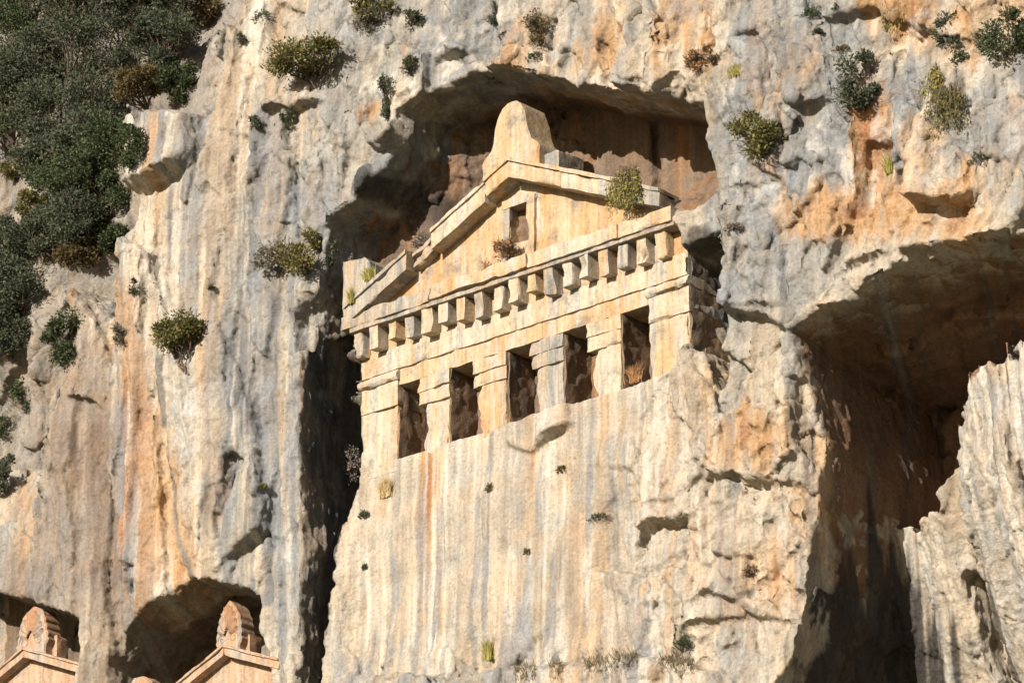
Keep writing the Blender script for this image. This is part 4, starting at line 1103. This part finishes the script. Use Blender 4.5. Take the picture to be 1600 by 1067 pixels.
# trees and scrub on the hillside, each its own
T = [
 (40, 60, 200, 150, 'dark', 'dark dense tree in the upper left corner'),
 (130, 50, 170, 140, 'grey', 'grey green crown at the top edge, next right of the corner tree'),
 (215, 45, 150, 120, 'grey', 'grey green crown at the top edge, third tree from the corner'),
 (290, 50, 120, 110, 'grey', 'grey green crown at the top edge against the cliff'),
 (325, 45, 60, 60, 'brown', 'brownish scrub on top of the cliff edge'),
 (30, 160, 170, 150, 'dark', 'dark tree at the left edge right below the corner tree'),
 (115, 165, 170, 150, 'grey', 'grey green tree second in the row below the corner tree'),
 (190, 130, 150, 130, 'grey', 'broad grey green tree in the middle of the upper hillside'),
 (262, 118, 120, 100, 'grey', 'rounded grey green crown near the cliff edge under the top row'),
 (285, 165, 74, 70, 'dark', 'dark green shrub in the corner above the grey overhanging block'),
 (225, 172, 84, 70, 'brown', 'reddish brown shrub just above the grey overhanging block'),
 (262, 92, 50, 44, 'brown', 'rust tinged shrub beside the cliff edge near the top'),
 (25, 250, 150, 130, 'dark', 'dark tree at the left edge above the pale rock slab'),
 (95, 260, 160, 140, 'grey', 'large grey green tree above the pale rock slab'),
 (165, 235, 140, 120, 'grey', 'grey green tree left of the grey overhanging block'),
 (155, 200, 60, 50, 'brown', 'small brownish bush left of the grey block'),
 (185, 300, 100, 120, 'dark', 'dark tree close against the cliff under the grey block'),
 (125, 330, 130, 120, 'dark', 'dark tree right of the pale rock slab'),
 (60, 345, 60, 50, 'olive', 'olive bush on the pale rock slab at left'),
 (26, 285, 46, 40, 'olive', 'small olive bush at the top of the pale slab'),
 (172, 370, 90, 100, 'dark', 'dark narrow tree wedged beside the orange cliff foot'),
 (130, 400, 110, 90, 'grey', 'grey green tree above the left rock pillar'),
 (142, 425, 84, 60, 'brown', 'brownish bush on the shoulder of the left pillar'),
 (35, 430, 110, 90, 'grey', 'grey green shrub below the pale slab'),
 (30, 500, 120, 100, 'grey', 'grey green tree left of the rock pillar'),
 (12, 580, 90, 100, 'grey', 'grey tree at the left edge beside the pillar'),
 (70, 300, 90, 80, 'grey', 'grey green shrub between the pale slab and the dark tree'),
 (150, 290, 120, 120, 'grey', 'grey green tree midway between pale slab and cliff'),
 (60, 180, 130, 120, 'grey', 'grey green crown between the two dark left edge trees'),
 (10, 20, 150, 120, 'dark', 'dark crown filling the very corner at upper left'),
 (180, 420, 70, 70, 'dark', 'dark bush at the foot of the orange cliff edge'),
 (90, 410, 110, 90, 'grey', 'grey green bush right of the shrub below the pale slab'),
 (205, 268, 50, 80, 'dark', 'dark narrow shrub touching the left side of the grey block'),
]
for k, (x, y, w, h, leaf, label) in enumerate(T):
    big = w > 100
    plant(x, y, w, h, 'tree', leaf, label, 'hillside_tree' if big else 'hillside_shrub', 'tree' if big else 'shrub', 'trees and scrub on the hillside', 50 + k, 1.0 if big else 1.1)

# grass along the bottom ledge: one uncountable strip
q, f = [], []
rs = np.random.RandomState(9)
for k in range(2600):
    x = rs.uniform(800, 1085); y = np.interp(x, [800, 850, 1000, 1085], [1058, 1046, 1031, 1036]) + rs.normal() * 9
    if math.sin(x * .11) + math.sin(x * .047 + 1) < -.35: continue
    p, n = hit(x, y)
    if n.z < .25 and rs.uniform() < .6: continue
    b0 = np.array(p); l = rs.uniform(.06, .2)
    d0 = np.array([rs.normal() * .35, -.3 + rs.normal() * .2, 1.0]); d0 /= np.linalg.norm(d0)
    sw = np.array([.008, rs.uniform(-.004, .004), 0]); i = len(q)
    q += [b0 - sw - d0 * .02, b0 + sw - d0 * .02, b0 + d0 * l]; f.append((i, i + 1, i + 2))
go = mesh_obj('ledge_grass', q, f, LEAF['brown'])
go.matrix_world = FRAME
tag(go, 'short dry grass along the rock ledge at the bottom', 'grass', kind='stuff')
